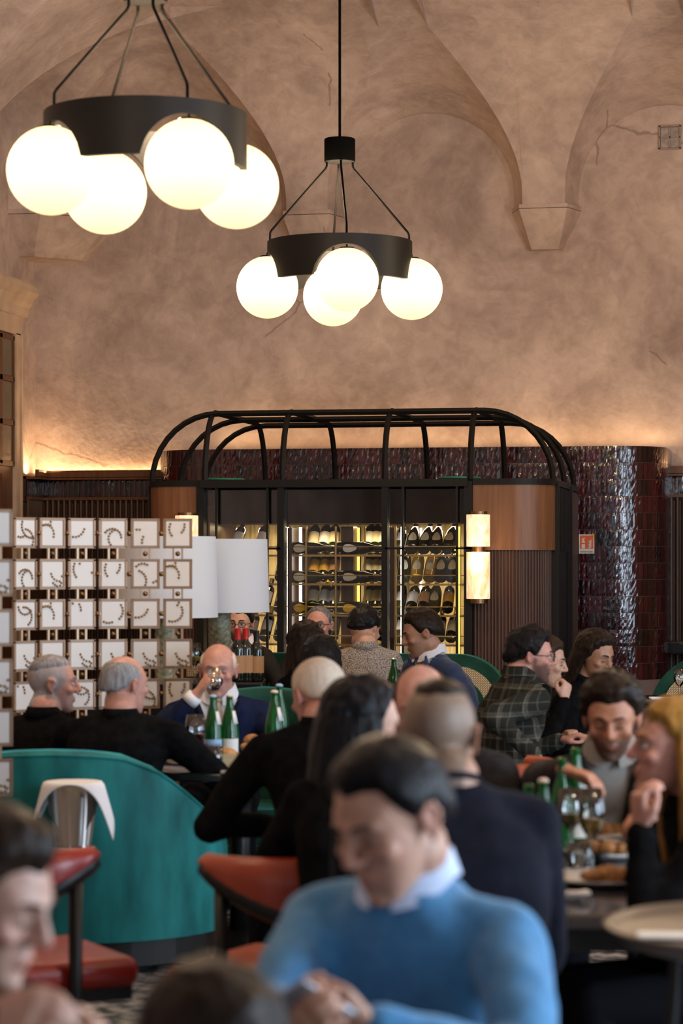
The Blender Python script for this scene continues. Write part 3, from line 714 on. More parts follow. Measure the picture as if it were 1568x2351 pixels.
# extra chandeliers, unseen, added to warm the vault and the right table
for (x, y, lab) in ((.6, 9.67, 'unseen four-globe dark chandelier added for its light to the right of the frame'), (.6, 13.75, 'unseen four-globe dark chandelier added for its light at the right, over the far tables'), (-2.66, 5.6, 'unseen four-globe dark chandelier added for its light at the left, nearest the viewer'), (.6, 5.6, 'unseen four-globe dark chandelier added for its light above the right table, out of the frame')):
    chandelier(Vector((x, y, 0)), YAW, lab)
# ================================================================== BOTTLES IN THE WINE CABINET
BM = {}
def bottle_mesh(kind, part, mt):
    key = (kind, part, mt.name)
    if key in BM: return BM[key]
    m = MB()
    if kind == 'champagne': pr = [(.012, .004), (.036, 0), (.043, .006), (.044, .02), (.044, .150), (.041, .185), (.030, .225), (.019, .255), (.0155, .28), (.0155, .305), (.014, .312)]; lr, l0, l1, fz = .0447, .045, .135, .232
    elif kind == 'water': pr = [(.012, .006), (.032, 0), (.037, .006), (.0375, .02), (.0375, .150), (.033, .18), (.022, .225), (.0145, .255), (.0135, .285), (.0145, .29)]; lr, l0, l1, fz = .0382, .035, .115, .262
    else: pr = [(.012, .006), (.033, 0), (.0375, .005), (.038, .02), (.038, .185), (.034, .205), (.020, .226), (.0145, .24), (.0142, .295), (.0155, .30)]; lr, l0, l1, fz = .0387, .05, .15, .238
    if part == 'glass': m.lathe(pr, 18)
    elif part == 'label':
        n = 12; rings = []
        for k in range(n + 1):
            a = R_(-90 - 68 + 136 * k / n); rings.append([(r * math.cos(a), r * math.sin(a), z) for r, z in ((lr, l0), (lr + .0008, l0), (lr + .0008, l1), (lr, l1))])
        m.loft(rings)
    elif part == 'oval':
        n = 12; vs = []; 
        for k in range(20):
            t = 2 * math.pi * k / 20; z = .095 + .048 * math.sin(t); a = R_(-90) + .62 * math.cos(t) * (1 - .35 * math.sin(t)); vs.append(((lr + .0012) * math.cos(a), (lr + .0012) * math.sin(a), z))
        ins = [(x * .97, y * .97, z) for x, y, z in vs]; c = len(vs); m.loft([ins, vs], False); b = len(m.v); m.v.append((0, -lr - .0022, .095)); m.f += [(c + k, c + (k + 1) % 20, b) for k in range(20)]
    elif part == 'foil': m.lathe([(r + .0012, z) for r, z in pr if z >= fz] + [(.008, pr[-1][1] + .006)], 14)
    me = m.mesh(part); me.materials.append(mt)
    for p in me.polygons: p.use_smooth = True
    try: me.set_sharp_from_angle(angle=R_(40))
    except Exception: pass
    BM[key] = me; return me
def bottle(name, M, kind, glass, label, foil, text, cat='bottle', group=None, oval=False, smooth=True):
    t = bpy.data.objects.new(name, None); COL.objects.link(t); t.empty_display_size = .05; t.matrix_world = M; tag(t, text, cat, group)
    obj('glass', bottle_mesh(kind, 'glass', glass), None, t)
    if label: obj('label', bottle_mesh(kind, 'oval' if oval else 'label', label), None, t)
    if foil: obj('foil', bottle_mesh(kind, 'foil', foil), None, t)
    return t
SHN = ['top', 'second', 'third', 'fourth']
def tilted(x, y, zs, el, r=.04): return Matrix.Translation((x, y, zs + r * math.cos(R_(el)) + .002)) @ Matrix.Rotation(R_(random.uniform(-3, 3)), 4, 'Z') @ Matrix.Rotation(-R_(90 - el), 4, 'X')
cnt = {}
def label_for(bay, row, style):
    k = (bay, row); cnt[k] = cnt.get(k, 0) + 1
    return '%s, %s from left on %s shelf of %s cabinet bay' % (style, ORD[cnt[k] - 1], SHN[row], bay)
DESC = {WHITEP.name: 'white-labelled', CREAMP.name: 'cream-labelled', YELLOWP.name: 'yellow-labelled', KRAFT.name: 'tan-labelled'}
# left bay: leaning bottles, mostly seen under the lampshade
def lean_row(bay, row, xs, y, styles, el=42):
    for x, (gl, lb, fo, ov) in zip(xs, styles):
        bottle('wine_bottle', tilted(x, y, SHZ[row], el), 'champagne' if ov else 'wine', gl, lb, fo, label_for(bay, row, 'leaning %s bottle' % DESC[lb.name]), group='wine bottles in the cabinet', oval=ov)
W, C, Y_, K = (DARKG, WHITEP, BLACKFOIL, False), (DARKG, CREAMP, SILVERFOIL, False), (DARKG, YELLOWP, GOLDFOIL, False), (DARKG, KRAFT, BLACKFOIL, False)
WG = (DARKG, WHITEP, GOLDFOIL, False); CH_ = (GOLDG, CREAMP, GOLDFOIL, True); OL = (OLIVEG, WHITEP, SILVERFOIL, True); CD = (DARKG, CREAMP, GOLDFOIL, True)
xsA = [-3.80, -3.70, -3.60, -3.50]
lean_row('left', 0, [-3.80, -3.64, -3.48], 16.06, [W, WG, C]); lean_row('left', 1, [-3.80, -3.64, -3.49], 16.06, [W, C, W])
lean_row('left', 2, xsA, 16.06, [WG, W, W, C]); lean_row('left', 3, xsA, 16.06, [W, WG, (DARKG, WHITEP, YELLOWP, False), (DARKG, WHITEP, YELLOWP, False)])
# right bay
px = lambda p: PY(p, HY, 16.06).x
lean_row('right', 0, [px(v) for v in (912, 945, 972, 1000, 1028)], 16.06, [OL, CD, CD, CD, CD], 34)
lean_row('right', 1, [px(v) for v in (926, 955, 985, 1010, 1036)], 16.06, [OL, CH_, CH_, CD, CD], 44)
lean_row('right', 2, [px(v) for v in (914, 943, 970, 996, 1027)], 16.06, [OL, W, K, (OLIVEG, CREAMP, GOLDFOIL, True), Y_], 40)
lean_row('right', 3, [px(v) for v in (912, 940, 978, 1008, 1034)], 16.06, [OL, C, W, WG, WG], 42)
# middle bay: bottles lying along the shelf in front, leaning ones behind
def lying(x, row, gl, lb, kind='champagne', ov=True, y=16.05, st='lying'):
    M = Matrix.Translation((x, y, SHZ[row] + .0445)) @ Matrix.Rotation(R_(90), 4, 'Y')
    bottle('champagne_bottle', M, kind, gl, lb, BLACKFOIL, label_for('middle', row, '%s champagne bottle' % st), group='champagne bottles lying in the cabinet', oval=ov)
xb = lambda p: PY(p, HY, 16.05).x
lying(xb(661), 0, DARKG, CREAMP, st='dark amber lying'); lying(xb(774), 0, DARKG, WHITEP, st='round-labelled lying')
lying(xb(661), 1, OLIVEG, CREAMP, st='yellow-glowing lying'); lying(xb(774), 1, DARKG, CREAMP, st='black lying')
lying(xb(662), 2, OLIVEG, YELLOWP, st='gold-crested green lying'); lying(xb(774), 2, OLIVEG, YELLOWP, st='gold-crested olive lying')
xc = lambda p: PY(p, HY, 16.36).x
for row, st in enumerate(([C, W, C], [Y_, Y_, K], [C, WG, W], [W, C, W])):
    lean_row('middle', row, [xc(v) for v in (716, 740, 764)], 16.36, st, 48); lean_row('middle', row, [xc(v) for v in (842, 860, 876)], 16.36, [W, C, (DARKG, WHITEP, REDFOIL, False)], 48)

# ================================================================== TILE SCREEN
PS = .125
TILEP = MB().rbox((0, 0, 0), (.112, .010, .118), .004, n=1).mesh('plaque'); TILEP.materials.append(CERAMIC)
fm = MB()
for (dx, dz, sx, sz) in ((-.061, 0, .010, .132), (.061, 0, .010, .132), (0, .063, .132, .010), (0, -.063, .132, .010)): fm.box((dx, .001, dz), (sx, .016, sz))
FRAMEP = fm.mesh('frame'); FRAMEP.materials.append(SCREENF)
def bead_mesh(seed):
    rnd = random.Random(seed); m = MB()
    for _ in range(rnd.choice((3, 3, 4))):
        cx, cz, r, a0, da = rnd.uniform(-.045, .045), rnd.uniform(-.045, .045), rnd.uniform(.035, .06), rnd.uniform(0, 6.28), rnd.uniform(1.4, 3.0)
        n = max(3, int(r * da / .0125))
        for i in range(n):
            a = a0 + da * i / n; x, z = cx + r * math.cos(a), cz + r * math.sin(a)
            if abs(x) < .05 and abs(z) < .053: m.sphere((x, -.007, z), (.0056, .005, .0056), 6, 4)
    if not m.v: m.sphere((.02, -.007, .02), (.0056, .005, .0056), 6, 4)
    me = m.mesh('bead_trail'); me.materials.append(OLDGOLD); return me
BEADS = [bead_mesh(s) for s in range(11, 27)]
vcm = MB()
for dx in (-.02, .02): vcm.box((dx, 0, 0), (.009, .012, .056))
VCON = vcm.mesh('connector'); VCON.materials.append(SCREENL)
HCON = MB().box((0, 0, 0), (.03, .008, .008)).mesh('connector'); HCON.materials.append(SCREENL)
BALL = MB().sphere((0, -.004, 0), .0115, 10, 7).mesh('ball'); BALL.materials.append(BRONZE)
for p in BALL.polygons: p.use_smooth = True
def child(name, me, parent, loc, rz=0):
    o = bpy.data.objects.new(name, me); COL.objects.link(o); o.parent = parent; o.location = loc; o.rotation_euler = (0, 0, rz); return o
def screen(label, cols, zs, topz, bot):
    # cols: list of (world point, rotation)
    base = cols[-1][0].copy(); base.z = 0
    t = thing('room_divider', label, 'room divider', base, 0, 'ceramic tile screens')
    for ci, (p, rz) in enumerate(cols):
        l = p - base
        for ri, z in enumerate(zs):
            pl = child('plaque', TILEP, t, (l.x, l.y, z), rz); child('frame', FRAMEP, pl, (0, 0, 0)); stuff(child('bead_trail', BEADS[(ci * 7 + ri * 5 + 3 * ci * ri) % len(BEADS)], pl, (0, 0, 0), 0))
            if ri < len(zs) - 1: c = child('connector', VCON, t, (l.x, l.y, (z + zs[ri + 1]) / 2), rz); child('ball', BALL, c, (0, 0, 0))
            if ci < len(cols) - 1:
                q = cols[ci + 1][0] - base; c = child('connector', HCON, t, ((l.x + q.x) / 2, (l.y + q.y) / 2, z), (rz + cols[ci + 1][1]) / 2); child('ball', BALL, c, (0, 0, 0))
        lo = zs[-1] - .066; MB().box((0, 0, lo / 2), (.02, .02, lo)).build('leg', SCREENL, t).location = (l.x, l.y, 0)
    return t
cols = []; xr_, zr_ = (408 - 784) / F * 11.0, 11.0
p_ = .1475; angs = [2, 9, 18, 28, 38, 47]
for i, a in enumerate(angs):
    w_ = RV * xr_ + DV * zr_; cols.append((Vector((w_.x, w_.y, 0)), YAW + R_(a)))
    an = R_((a + (angs[i + 1] if i < 5 else 45)) / 2); xr_ -= p_ * math.cos(an); zr_ -= p_ * math.sin(an)
cols = cols[::-1]
zs5 = [1.699, 1.515, 1.335, 1.152, .972, .79]
screen('curved screen of white ceramic plaques with gold beads behind the two grey-haired men', cols, zs5, 1.77, .5)
w_ = P(-12, HY, 8.85); w2 = P(-105, HY, 8.75)
screen('near panel of tan-lit ceramic plaques cut by the left edge', [(Vector((w2.x, w2.y, 0)), YAW + R_(18)), (Vector((w_.x, w_.y, 0)), YAW + R_(18))], [1.695, 1.512, 1.329, 1.146, .963, .78], 1.77, .5)

# ================================================================== CONSOLE, LAMPS, RED-CAPPED BOTTLES
cz = .955
cp = P(404, HY, 12.55); con = thing('service_console', 'dark wooden service console carrying the two white table lamps', 'console', (cp.x, cp.y, 0), YAW)
MB().rbox((0, 0, cz - .02), (.92, .5, .04), .01).build('top', DARKTOP, con)
MB().box((0, .02, .46), (.88, .42, .92)).build('body', DARKW, con)
for x in (-.3, 0, .3): d = MB().rbox((x, -.20, .5), (.28, .02, .76), .006, n=1).build('door', DARKW, con); MB().rbox((x + .11, -.215, .62), (.015, .012, .1), .004, n=1).build('handle', BRASS, d)
def lamp_base():
    m = MB(); rings = []; n = 40; nz = 40; h = .40
    for j in range(nz + 1):
        z = h * j / nz; ring = []
        for k in range(n):
            a = 2 * math.pi * k / n; r = .056 + .0045 * noise.noise(Vector((math.cos(a) * 2.2, math.sin(a) * 2.2, z * 30))) + .003 * math.sin(z * 190 + 3 * math.sin(a * 3))
            ring.append((r * math.cos(a), r * math.sin(a), z))
        rings.append(ring)
    return m.loft(rings)
LB = mat('celadon_rope_glaze', (.13, .13, .075), .45, c2=(.30, .28, .17), scale=40, contrast=(.35, .65))
def lamp(px_, Z, lab, sw=.26, y0=1238, y1=1405):
    p = P(px_, HY, Z); z0, z1 = P(px_, y1, Z).z, P(px_, y0, Z).z
    t = thing('table_lamp', lab, 'table lamp', (p.x, p.y, cz), YAW, 'white drum table lamps')
    h = z0 - cz; b = lamp_base(); b.v = [(x, y, z * (h + .03) / .40) for x, y, z in b.v]; b.build('lamp_base', LB, t, smooth=True)
    a0, a1 = z0 - cz, z1 - cz
    MB().loft([[(r * math.cos(2 * math.pi * k / 48), r * math.sin(2 * math.pi * k / 48), z) for k in range(48)] for r, z in ((sw, a0), (sw * .955, a1), (sw * .955 - .004, a1), (sw - .004, a0))], False, closed=True).build('lamp_shade', SHADE, t, smooth=True, sharp=40)
    MB().tube([(0, 0, h), (0, 0, a1 - .02)], .008, 8).build('stem', BRASS, t)
    m = MB(); 
    for k in range(3): a = k * 2.094; m.tube([(0, 0, a1 - .03), (sw * .95 * math.cos(a), sw * .95 * math.sin(a), a1 - .015)], .003, 5)
    m.build('shade_carrier', BRASS, t)
lamp(505, 12.7, 'white drum lampshade on a textured green-gold column beside the wine cabinet glass')
lamp(382, 12.15, 'white drum lampshade lamp half hidden behind the ceramic tile screen', y0=1232, y1=1417)
for i, (p_x, Z) in enumerate(((546, 12.42), (564, 12.45), (589, 12.48))):
    q = PZ(p_x, Z, cz); M = Matrix.Translation(q) @ Matrix.Rotation(YAW + R_(8), 4, 'Z')
    M = M @ Matrix.Diagonal((1.0, 1.0, .90, 1)) if i < 2 else M @ Matrix.Diagonal((1, 1, .86, 1))
    bottle('red_wine_bottle', M, 'wine', DARKG, KRAFT, (REDFOIL, REDFOIL, BLACKFOIL)[i], ('red-capped dark bottle hidden partly behind the drinking man on the console', 'red-capped wine bottle with tan label standing in the middle of three', 'dark-capped wine bottle with tan label, rightmost of three on the console')[i], group='wine bottles on the console')

# ================================================================== GREEN SEATS
def tub(name, label, loc, rot, rx, ry, span, ztop, mt, thick=.11, seat=.45, z0=.13, n=36, group=None):
    # tub sofa facing local +Y; its back is the arc on the -Y side
    t = thing(name, label, 'sofa', loc, rot, group)
    def pt(ph, ins): return ((rx - ins) * math.sin(ph), -(ry - ins) * math.cos(ph))
    m = MB(); rings = []
    for k in range(n + 1):
        ph = R_(-span + 2 * span * k / n); zt = ztop(math.degrees(ph)); ring = []
        for ins, z in ((0, z0), (-.004, z0 + .3), (0, zt - .05), (.012, zt - .015), (thick * .5, zt), (thick - .012, zt - .015), (thick, zt - .05), (thick, z0)):
            x, y = pt(ph, ins); ring.append((x, y, min(z, zt)))
        rings.append(ring)
    m.loft(rings).build('back_shell', mt, t, smooth=True, sharp=60)
    m = MB(); m.tube([(*pt(R_(-span + 2 * span * k / n), .008), ztop(-span + 2 * span * k / n) - .022) for k in range(n + 1)], .006, 6); m.build('piping', mt, t, smooth=True)
    def plate(ins, za, zb):
        pl = [pt(R_(-span + 2 * span * k / 24), ins) for k in range(25)]; return MB().plan(pl, za, zb)
    plate(thick + .005, seat - .16, seat).build('seat_cushion', mt, t)
    plate(.03, .03, z0).build('plinth', DARKW, t)
    m = MB(); m.plan([pt(R_(-span + 2 * span * k / 24), thick * .5) for k in range(25)], z0, seat - .16); m.build('seat_base', mt, t)
    return t
def interp(xs_, ys_): return lambda a: float(np.interp(abs(a), xs_, ys_))
sp0 = P(150, HY, 9.62)
tub('velvet_sofa', 'large teal velvet tub sofa with its rounded back turned to the viewer', (sp0.x, sp0.y, 0), YAW, .64, .52, 118, interp([0, 12, 25, 40, 58, 80, 118], [.862, .858, .845, .785, .665, .53, .50]), TEAL)
sp1 = P(602, HY, 11.05)
tub('velvet_sofa', 'dark green tub sofa behind the bald man in the navy suit', (sp1.x, sp1.y, 0), YAW + math.pi, .34, .48, 112, interp([0, 30, 55, 85, 112], [.98, .97, .93, .80, .72]), GREEN, group='green velvet seats')
# banquettes with cream key-pattern inlay
def banquette(name, label, xa, xb_, y, ztop, rl, rr, depth=.14, rot=0):
    ox, oy = (xa + xb_) / 2, y; t = thing(name, label, 'banquette', (ox, oy, 0), rot, 'banquettes by the wine cabinet'); hw = (xb_ - xa) / 2
    def outline(ins, zb):
        pts = [(-hw + (ins if rl else 0), zb)]; r = max(rl - ins, .01)
        if rl: pts += [(-hw + ins + r - r * math.cos(R_(a)), ztop - ins - r + r * math.sin(R_(a))) for a in range(0, 91, 9)]
        else: pts.append((-hw, ztop - ins))
        r = max(rr - ins, .01)
        if rr: pts += [(hw - ins - r + r * math.sin(R_(a)), ztop - ins - r + r * math.cos(R_(a))) for a in range(0, 91, 9)]
        else: pts.append((hw, ztop - ins))
        pts.append((hw - (ins if rr else 0), zb)); return pts
    MB().prism(outline(0, .05), 0, depth).build('back_rest', GREEN, t); MB().prism(outline(.075, .3), -.02, .01).build('patterned_inlay', KEY, t); MB().prism(outline(.155, .3), -.05, .0).build('back_pad', GREEN, t)
    MB().rbox((0, -.30, .36), (2 * hw - .06, .56, .18), .04).build('seat_cushion', GREEN, t, smooth=True, sharp=60); MB().box((0, -.26, .14), (2 * hw - .06, .5, .27)).build('seat_base', DARKW, t)
    return t
ba, bb = PY(430, HY, 15.25).x, PY(1172, HY, 15.25).x
banquette('banquette', 'long green velvet banquette with cream key-pattern band below the wine cabinet', ba, bb, 15.25, PY(1120, 1503, 15.25).z, 0, .34)
ba2 = PY(1492, HY, 15.0).x
banquette('banquette', 'green banquette with cream key-pattern arch at the right edge by the tiled wall', ba2, ba2 + 1.3, 15.0, PY(1560, 1508, 15.0).z, .34, .34)

# ================================================================== BARREL CHAIRS
def chair(label, loc, rot, leather, group='barrel-back leather chairs', s=1.0, zt=.795):
    t = thing('barrel_chair', label, 'chair', loc, rot, group); rx, ry, th, sp = .30 * s, .29 * s, .05, 118
    def zbot(ph): return zt - .22 + .185 * (abs(ph) / sp) ** 1.6
    m = MB(); rings = []; rim = []
    for k in range(33):
        ph = -sp + 2 * sp * k / 32; a = R_(ph); zb_ = zbot(ph); ring = []
        for ins, z in ((.0, zb_), (-.006, (zb_ + zt) / 2), (.004, zt - .012), (.025, zt), (th - .004, zt - .012), (th, (zb_ + zt) / 2), (th, zb_)): ring.append(((rx - ins) * math.sin(a), -(ry - ins) * math.cos(a), z))
        rings.append(ring); rim.append(((rx - .022) * math.sin(a), -(ry - .022) * math.cos(a), zb_ - .004))
    m.loft(rings).build('backrest', leather, t, smooth=True, sharp=60)
    MB().tube(rim, .029, 8).build('wooden_rim', DARKW, t, smooth=True)
    for ph in (-104, -40, 40, 104):
        a = R_(ph); MB().tube([((rx - .02) * math.sin(a), -(ry - .02) * math.cos(a), z) for z in (0, zbot(ph))], [.016, .020], 8).build('leg', DARKW, t, smooth=True)
    MB().rbox((0, .03, .44), (.50 * s, .48 * s, .085), .035, n=4).build('seat', leather, t, smooth=True)
    MB().box((0, .03, .385), (.46 * s, .44 * s, .04)).build('seat_frame', DARKW, t)
    return t
ca = PZ(40, 6.75, 0); chair('red leather barrel chair with black wooden rim beside the wine bucket', ca, YAW + R_(-62), REDL)
cb_ = PZ(672, 6.6, 0); chair('orange-red leather barrel chair behind the man in the blue sweater', cb_, YAW + R_(62), REDO)
cc = PZ(832, 14.02, 0); chair('bright red leather chair under the man in the tweed jacket', cc, YAW, mat('scarlet_leather', (.42, .015, .010), .35), zt=.885)
cd = PZ(1040, 12.75, 0); chair('orange leather chair under the man in the blue jacket', cd, YAW + R_(75), REDO)
ce = PZ(1112, 9.5, 0); chair('orange leather chair between the crop-haired man and the man in plaid', ce, YAW + R_(20), REDO)

# ================================================================== WINE BUCKET ON STAND
wp = PZ(168, 8.95, 0); wb = thing('wine_bucket', 'steel wine bucket on a stand with a white napkin, before the teal sofa', 'wine bucket', wp, YAW)
MB().lathe([(.118, 0), (.12, .006), (.11, .018), (.02, .024)], 32).build('stand_base', DARKW, wb, smooth=True, sharp=40)
MB().lathe([(.014, .02), (.012, .5)], 12).build('stand_pole', DARKW, wb)
MB().lathe([(.075, .508), (.082, .50), (.088, .515), (.088, .52)], 32).build('bucket_foot', STEEL, wb, smooth=True)
MB().lathe([(.070, .515), (.082, .60), (.095, .70), (.106, .745), (.110, .75), (.102, .745), (.09, .69), (.066, .53), (.001, .525)], 36).build('bucket', STEEL, wb, smooth=True, sharp=60)
# napkin draped over the rim, two hanging corners
m = MB(); nu, nv = 28, 28; vs = []; fs = []
for j in range(nv + 1):
    for i in range(nu + 1):
        y = -.122 + .244 * j / nv; xm_ = .185 + .05 * (1 - j / nv); x = -xm_ + 2 * xm_ * i / nu; r = math.hypot(x, y * 1.0); over = max(0, r - .112); an = math.atan2(y, x)
        side = abs(math.cos(an)) ** 1.5; k_ = .112 / max(r, 1e-6) if r > .112 else 1
        rr_ = min(r, .112) + over * .42; ux, uy = (x / r, y / r) if r > 1e-6 else (0, 0)
        vs.append((ux * rr_, uy * rr_ * 1.0, .757 - over * (1.45 * side + .15) + .006 * math.sin(an * 7) * min(1, over * 14)))
for j in range(nv):
    for i in range(nu): a = j * (nu + 1) + i; fs.append((a, a + 1, a + nu + 2, a + nu + 1))
m.add(vs, fs); me = m.mesh('napkin'); nk = obj('draped_napkin', me, LINEN, None, True); nk.location = wp; nk.rotation_euler = (0, 0, YAW)
sm = nk.modifiers.new('sol', 'SOLIDIFY'); sm.thickness = .004
tag(nk, 'white napkin draped over the steel wine bucket', 'napkin')

# ================================================================== TABLES
def round_table(label, p, r, z, mt=DARKTOP):
    t = thing('dining_table', label, 'table', (p.x, p.y, 0), YAW, 'dark dining tables')
    MB().lathe([(r - .012, z - .035), (r, z - .028), (r, z - .006), (r - .008, z)], 48).build('table_top', mt, t, smooth=True, sharp=40)
    MB().lathe([(.045, .03), (.04, .35), (.05, z - .035)], 20).build('pedestal', DARKW, t, smooth=True); MB().lathe([(.26, 0), (.27, .01), (.08, .035), (.04, .05)], 32).build('base', DARKW, t, smooth=True, sharp=40)
    return t
T1Z = .735
t1 = P(552, HY, 10.02); round_table('round black table of the bald man, with water bottles and bread boxes', t1, .50, T1Z)
t3 = P(826, HY, 13.42); round_table('dark table between the tweed jacket man and the blue jacket man', t3, .34, .765)
t4 = P(1545, HY, 13.6); round_table('dark table with napkins before the banquette at the right edge', t4, .40, .80)
T2Z = .74
p2 = P(1348, HY, 6.45); tt = thing('dining_table', 'large dark table covered with plates at the right', 'table', (p2.x, p2.y, 0), YAW, 'dark dining tables')
MB().rbox((0, 0, T2Z - .02), (.56, 1.5, .04), .012).build('table_top', mat('dark_glossy_top', (.03, .022, .018), .18, coat=.4), tt)
MB().box((0, 0, T2Z - .07), (.48, 1.38, .06)).build('apron', DARKW, tt)
for sx in (-1, 1):
    for sy in (-1, 1): MB().tube([(sx * .21, sy * .66, 0), (sx * .21, sy * .66, T2Z - .05)], [.022, .032], 8).build('leg', DARKW, tt)
# steel tray on its stand, lower right
tp = P(1800, HY, 4.6); tz = .865; tr_ = thing('tray_stand', 'large round metal tray table with raised rim at the lower right edge', 'tray table', (tp.x, tp.y, 0), YAW)
TRM = mat('aged_tray_metal', (.11, .085, .07), .42, .8, c2=(.075, .06, .05), scale=6)
MB().lathe([(.30, tz - .02), (.335, tz), (.345, tz + .012), (.34, tz + .016), (.325, tz + .002), (.315, tz - .004), (.001, tz - .004)], 64).build('tray', TRM, tr_, smooth=True)
for k in range(3): a = k * 2.09 + .5; MB().tube([(.22 * math.cos(a), .22 * math.sin(a), tz - .02), (.26 * math.cos(a + .5), .26 * math.sin(a + .5), 0)], .012, 8).build('leg', DARKW, tr_)
q = P(1560, HY, 4.55); o = tag(MB().rbox((0, 0, .004), (.16, .05, .008), .003, n=1).build('folded_card', WHITEP), 'white folded card lying on the round metal tray', 'card'); o.location = (q.x, q.y, tz - .003); o.rotation_euler = (0, 0, YAW - .1)

# ---- table ware helpers
def wine_glass(label, p, z, h=.20, r=.04, fill=None, stem=True, s=1, group='glasses'):
    t = thing('wine_glass' if stem else 'tumbler', label, 'glass', (p.x, p.y, z), 0, group)
    if stem:
        b0 = h * .42; pr = [(r * .85, 0), (r * .8, .003), (.006, .008), (.004, b0 - .01), (.008, b0), (r * .85, b0 + h * .16), (r, b0 + h * .28), (r * .80, h)]
        MB().lathe(pr + [(a - .0015, c) for a, c in pr[:3:-1]], 22, cap=False).build('bowl', THIN, t, smooth=True)
        if fill: MB().lathe([(.004, b0 + .004), (r * .8, b0 + h * .15), (r * .94, b0 + h * .24)], 20).build('drink', fill, t, smooth=True, sharp=40)
    else:
        MB().lathe([(r * .8, 0), (r, h * .5), (r * .92, h), (r * .89, h), (r * .96, h * .5), (r * .75, .008), (.001, .008)], 20, cap=False).build('cup', THIN, t, smooth=True)
        if fill: MB().lathe([(r * .74, .009), (r * .93, h * .45)], 18).build('drink', fill, t, smooth=True, sharp=40)
    return t
RW = mat('red_wine', (.05, .003, .006), .1); YW = mat('white_wine', (.55, .36, .06), .1, trans=.5); AMB = mat('amber_drink', (.35, .06, .02), .1, trans=.4)
def plate(label, p, z, r=.13, food=None):
    t = thing('plate', label, 'plate', (p.x, p.y, z), 0, 'plates on the right table')
    MB().lathe([(r * .55, .0), (r * .62, .004), (r, .018), (r * .99, .022), (r * .6, .009), (.001, .008)], 36).build('dish', CERAMIC, t, smooth=True)
    if food:
        rnd = random.Random(int(p.x * 991)); m = MB()
        for i in range(9): a = rnd.uniform(0, 6.28); d = rnd.uniform(0, r * .45); m.sphere((d * math.cos(a), d * math.sin(a), .02 + rnd.uniform(0, .012)), (rnd.uniform(.018, .035), rnd.uniform(.018, .03), rnd.uniform(.01, .022)), 8, 6)
        stuff(m.build('food', food, t, smooth=True))
    return t
FOOD = mat('brown_food', (.16, .06, .015), .55, c2=(.34, .15, .04), scale=40, bump=.5); BREAD = mat('bread_crust', (.36, .15, .05), .7, c2=(.52, .27, .10), scale=25, bump=.4)
def on(px_, py_, z): # point on horizontal plane z seen at pixel
    q_ = ray(px_, py_); return Vector((0, 0, CH)) + q_ * ((z - CH) / q_.z)
# left table
def wbottle(px_, Z, z, lab, label, text, foil, s=1.0, rot=0):
    q = PZ(px_, Z, z); M = Matrix.Translation(q) @ Matrix.Rotation(YAW + R_(rot), 4, 'Z') @ Matrix.Scale(s, 4)
    t = bottle('water_bottle', M, 'water', GREENG, label, foil, text, group='green water bottles')
    if lab: # small round neck label
        m = MB(); n = 8; rings = []
        for k in range(n + 1): a = R_(-60 + 60 * k / n); rings.append([(r_ * math.cos(a), r_ * math.sin(a), z_) for r_, z_ in ((.0345, .175), (.035, .175), (.0225, .228), (.022, .228))])
        m.loft(rings).build('neck_label', WHITEP, t, smooth=True)
    return t
PINKF = mat('pink_foil', (.72, .55, .48), .5)
wb1 = wbottle(489, 9.83, T1Z, True, BLUEP, 'green water bottle with pale blue label on the round black table', BLUEP)
wb2 = wbottle(527, 9.87, T1Z, True, WHITEP, 'green water bottle with white label and pink neck band on the black table', PINKF)
wb3 = wbottle(630, 9.95, T1Z, True, WHITEP, 'green water bottle with pink neck band beside the white-haired man', PINKF, 1.04)
wb4 = wbottle(641, 10.35, T1Z, False, BLUEP, 'green water bottle with pale neck band, rearmost beside the white-haired man', BLUEP, 1.06)
# small dark lettering wrapped on the blue label
me = text_mesh('S.PELLEGRINO', .0135, .0003); me.materials.clear()
for v in me.vertices: a = R_(-90) + v.co.x / .0392; rr_ = .0393 + v.co.z; v.co = Vector((rr_ * math.cos(a), rr_ * math.sin(a), .093 + v.co.y))
obj('lettering', me, mat('navy_print', (.02, .03, .10), .6), wb1)
wine_glass('large glass of red wine held by the seated man on the left table', P(449, HY, 9.72), T1Z, .22, .045, RW)
wine_glass('clear water tumbler at the front of the round black table', P(491, HY, 9.62), T1Z, .10, .04, None, False)
wine_glass('second clear tumbler near the bread box on the black table', P(474, HY, 9.66), T1Z, .085, .036, None, False)
BOXW = mat('pale_box_wood', (.56, .43, .25), .6, c2=(.48, .35, .19), scale=12, stretch=(.3, 4, 4))
def bread_box(label, px_, Z, d, rot):
    q = PZ(px_, Z, T1Z); t = thing('bread_box', label, 'box', q, YAW + R_(rot), 'wooden bread boxes'); L_, W_, H_ = d
    MB().box((0, 0, .006), (L_ - .022, W_ - .022, .012)).build('bottom', BOXW, t)
    for s_ in (-1, 1):
        MB().box((0, s_ * (W_ - .01) / 2, H_ / 2), (L_, .01, H_)).build('side', BOXW, t); MB().box((s_ * (L_ - .01) / 2, 0, H_ / 2), (.01, W_ - .021, H_)).build('side', BOXW, t)
    return t, q
bx, bq = bread_box('pale wooden bread box at the front of the round black table', 550, 9.66, (.165, .11, .07), -4)
bx2, bq2 = bread_box('second pale wooden bread box beside the bottles', 592, 9.92, (.12, .12, .075), -4)
def bread(label, q, dx, dy, dz, s, rz):
    o = MB().sphere((0, 0, 0), s, 14, 10).build('bread_roll', BREAD, None, True); o.location = q + RV * dx + DV * dy + UP * dz; o.rotation_euler = (.1, .15, rz); tag(o, label, 'bread', 'bread rolls'); return o
bread('round bread roll on the rear bread box', bq2, -.02, 0, .095, (.042, .04, .034), .4)
bread('split bread piece left of the round roll', bq2, -.045, -.03, .075, (.035, .022, .02), 1.0)
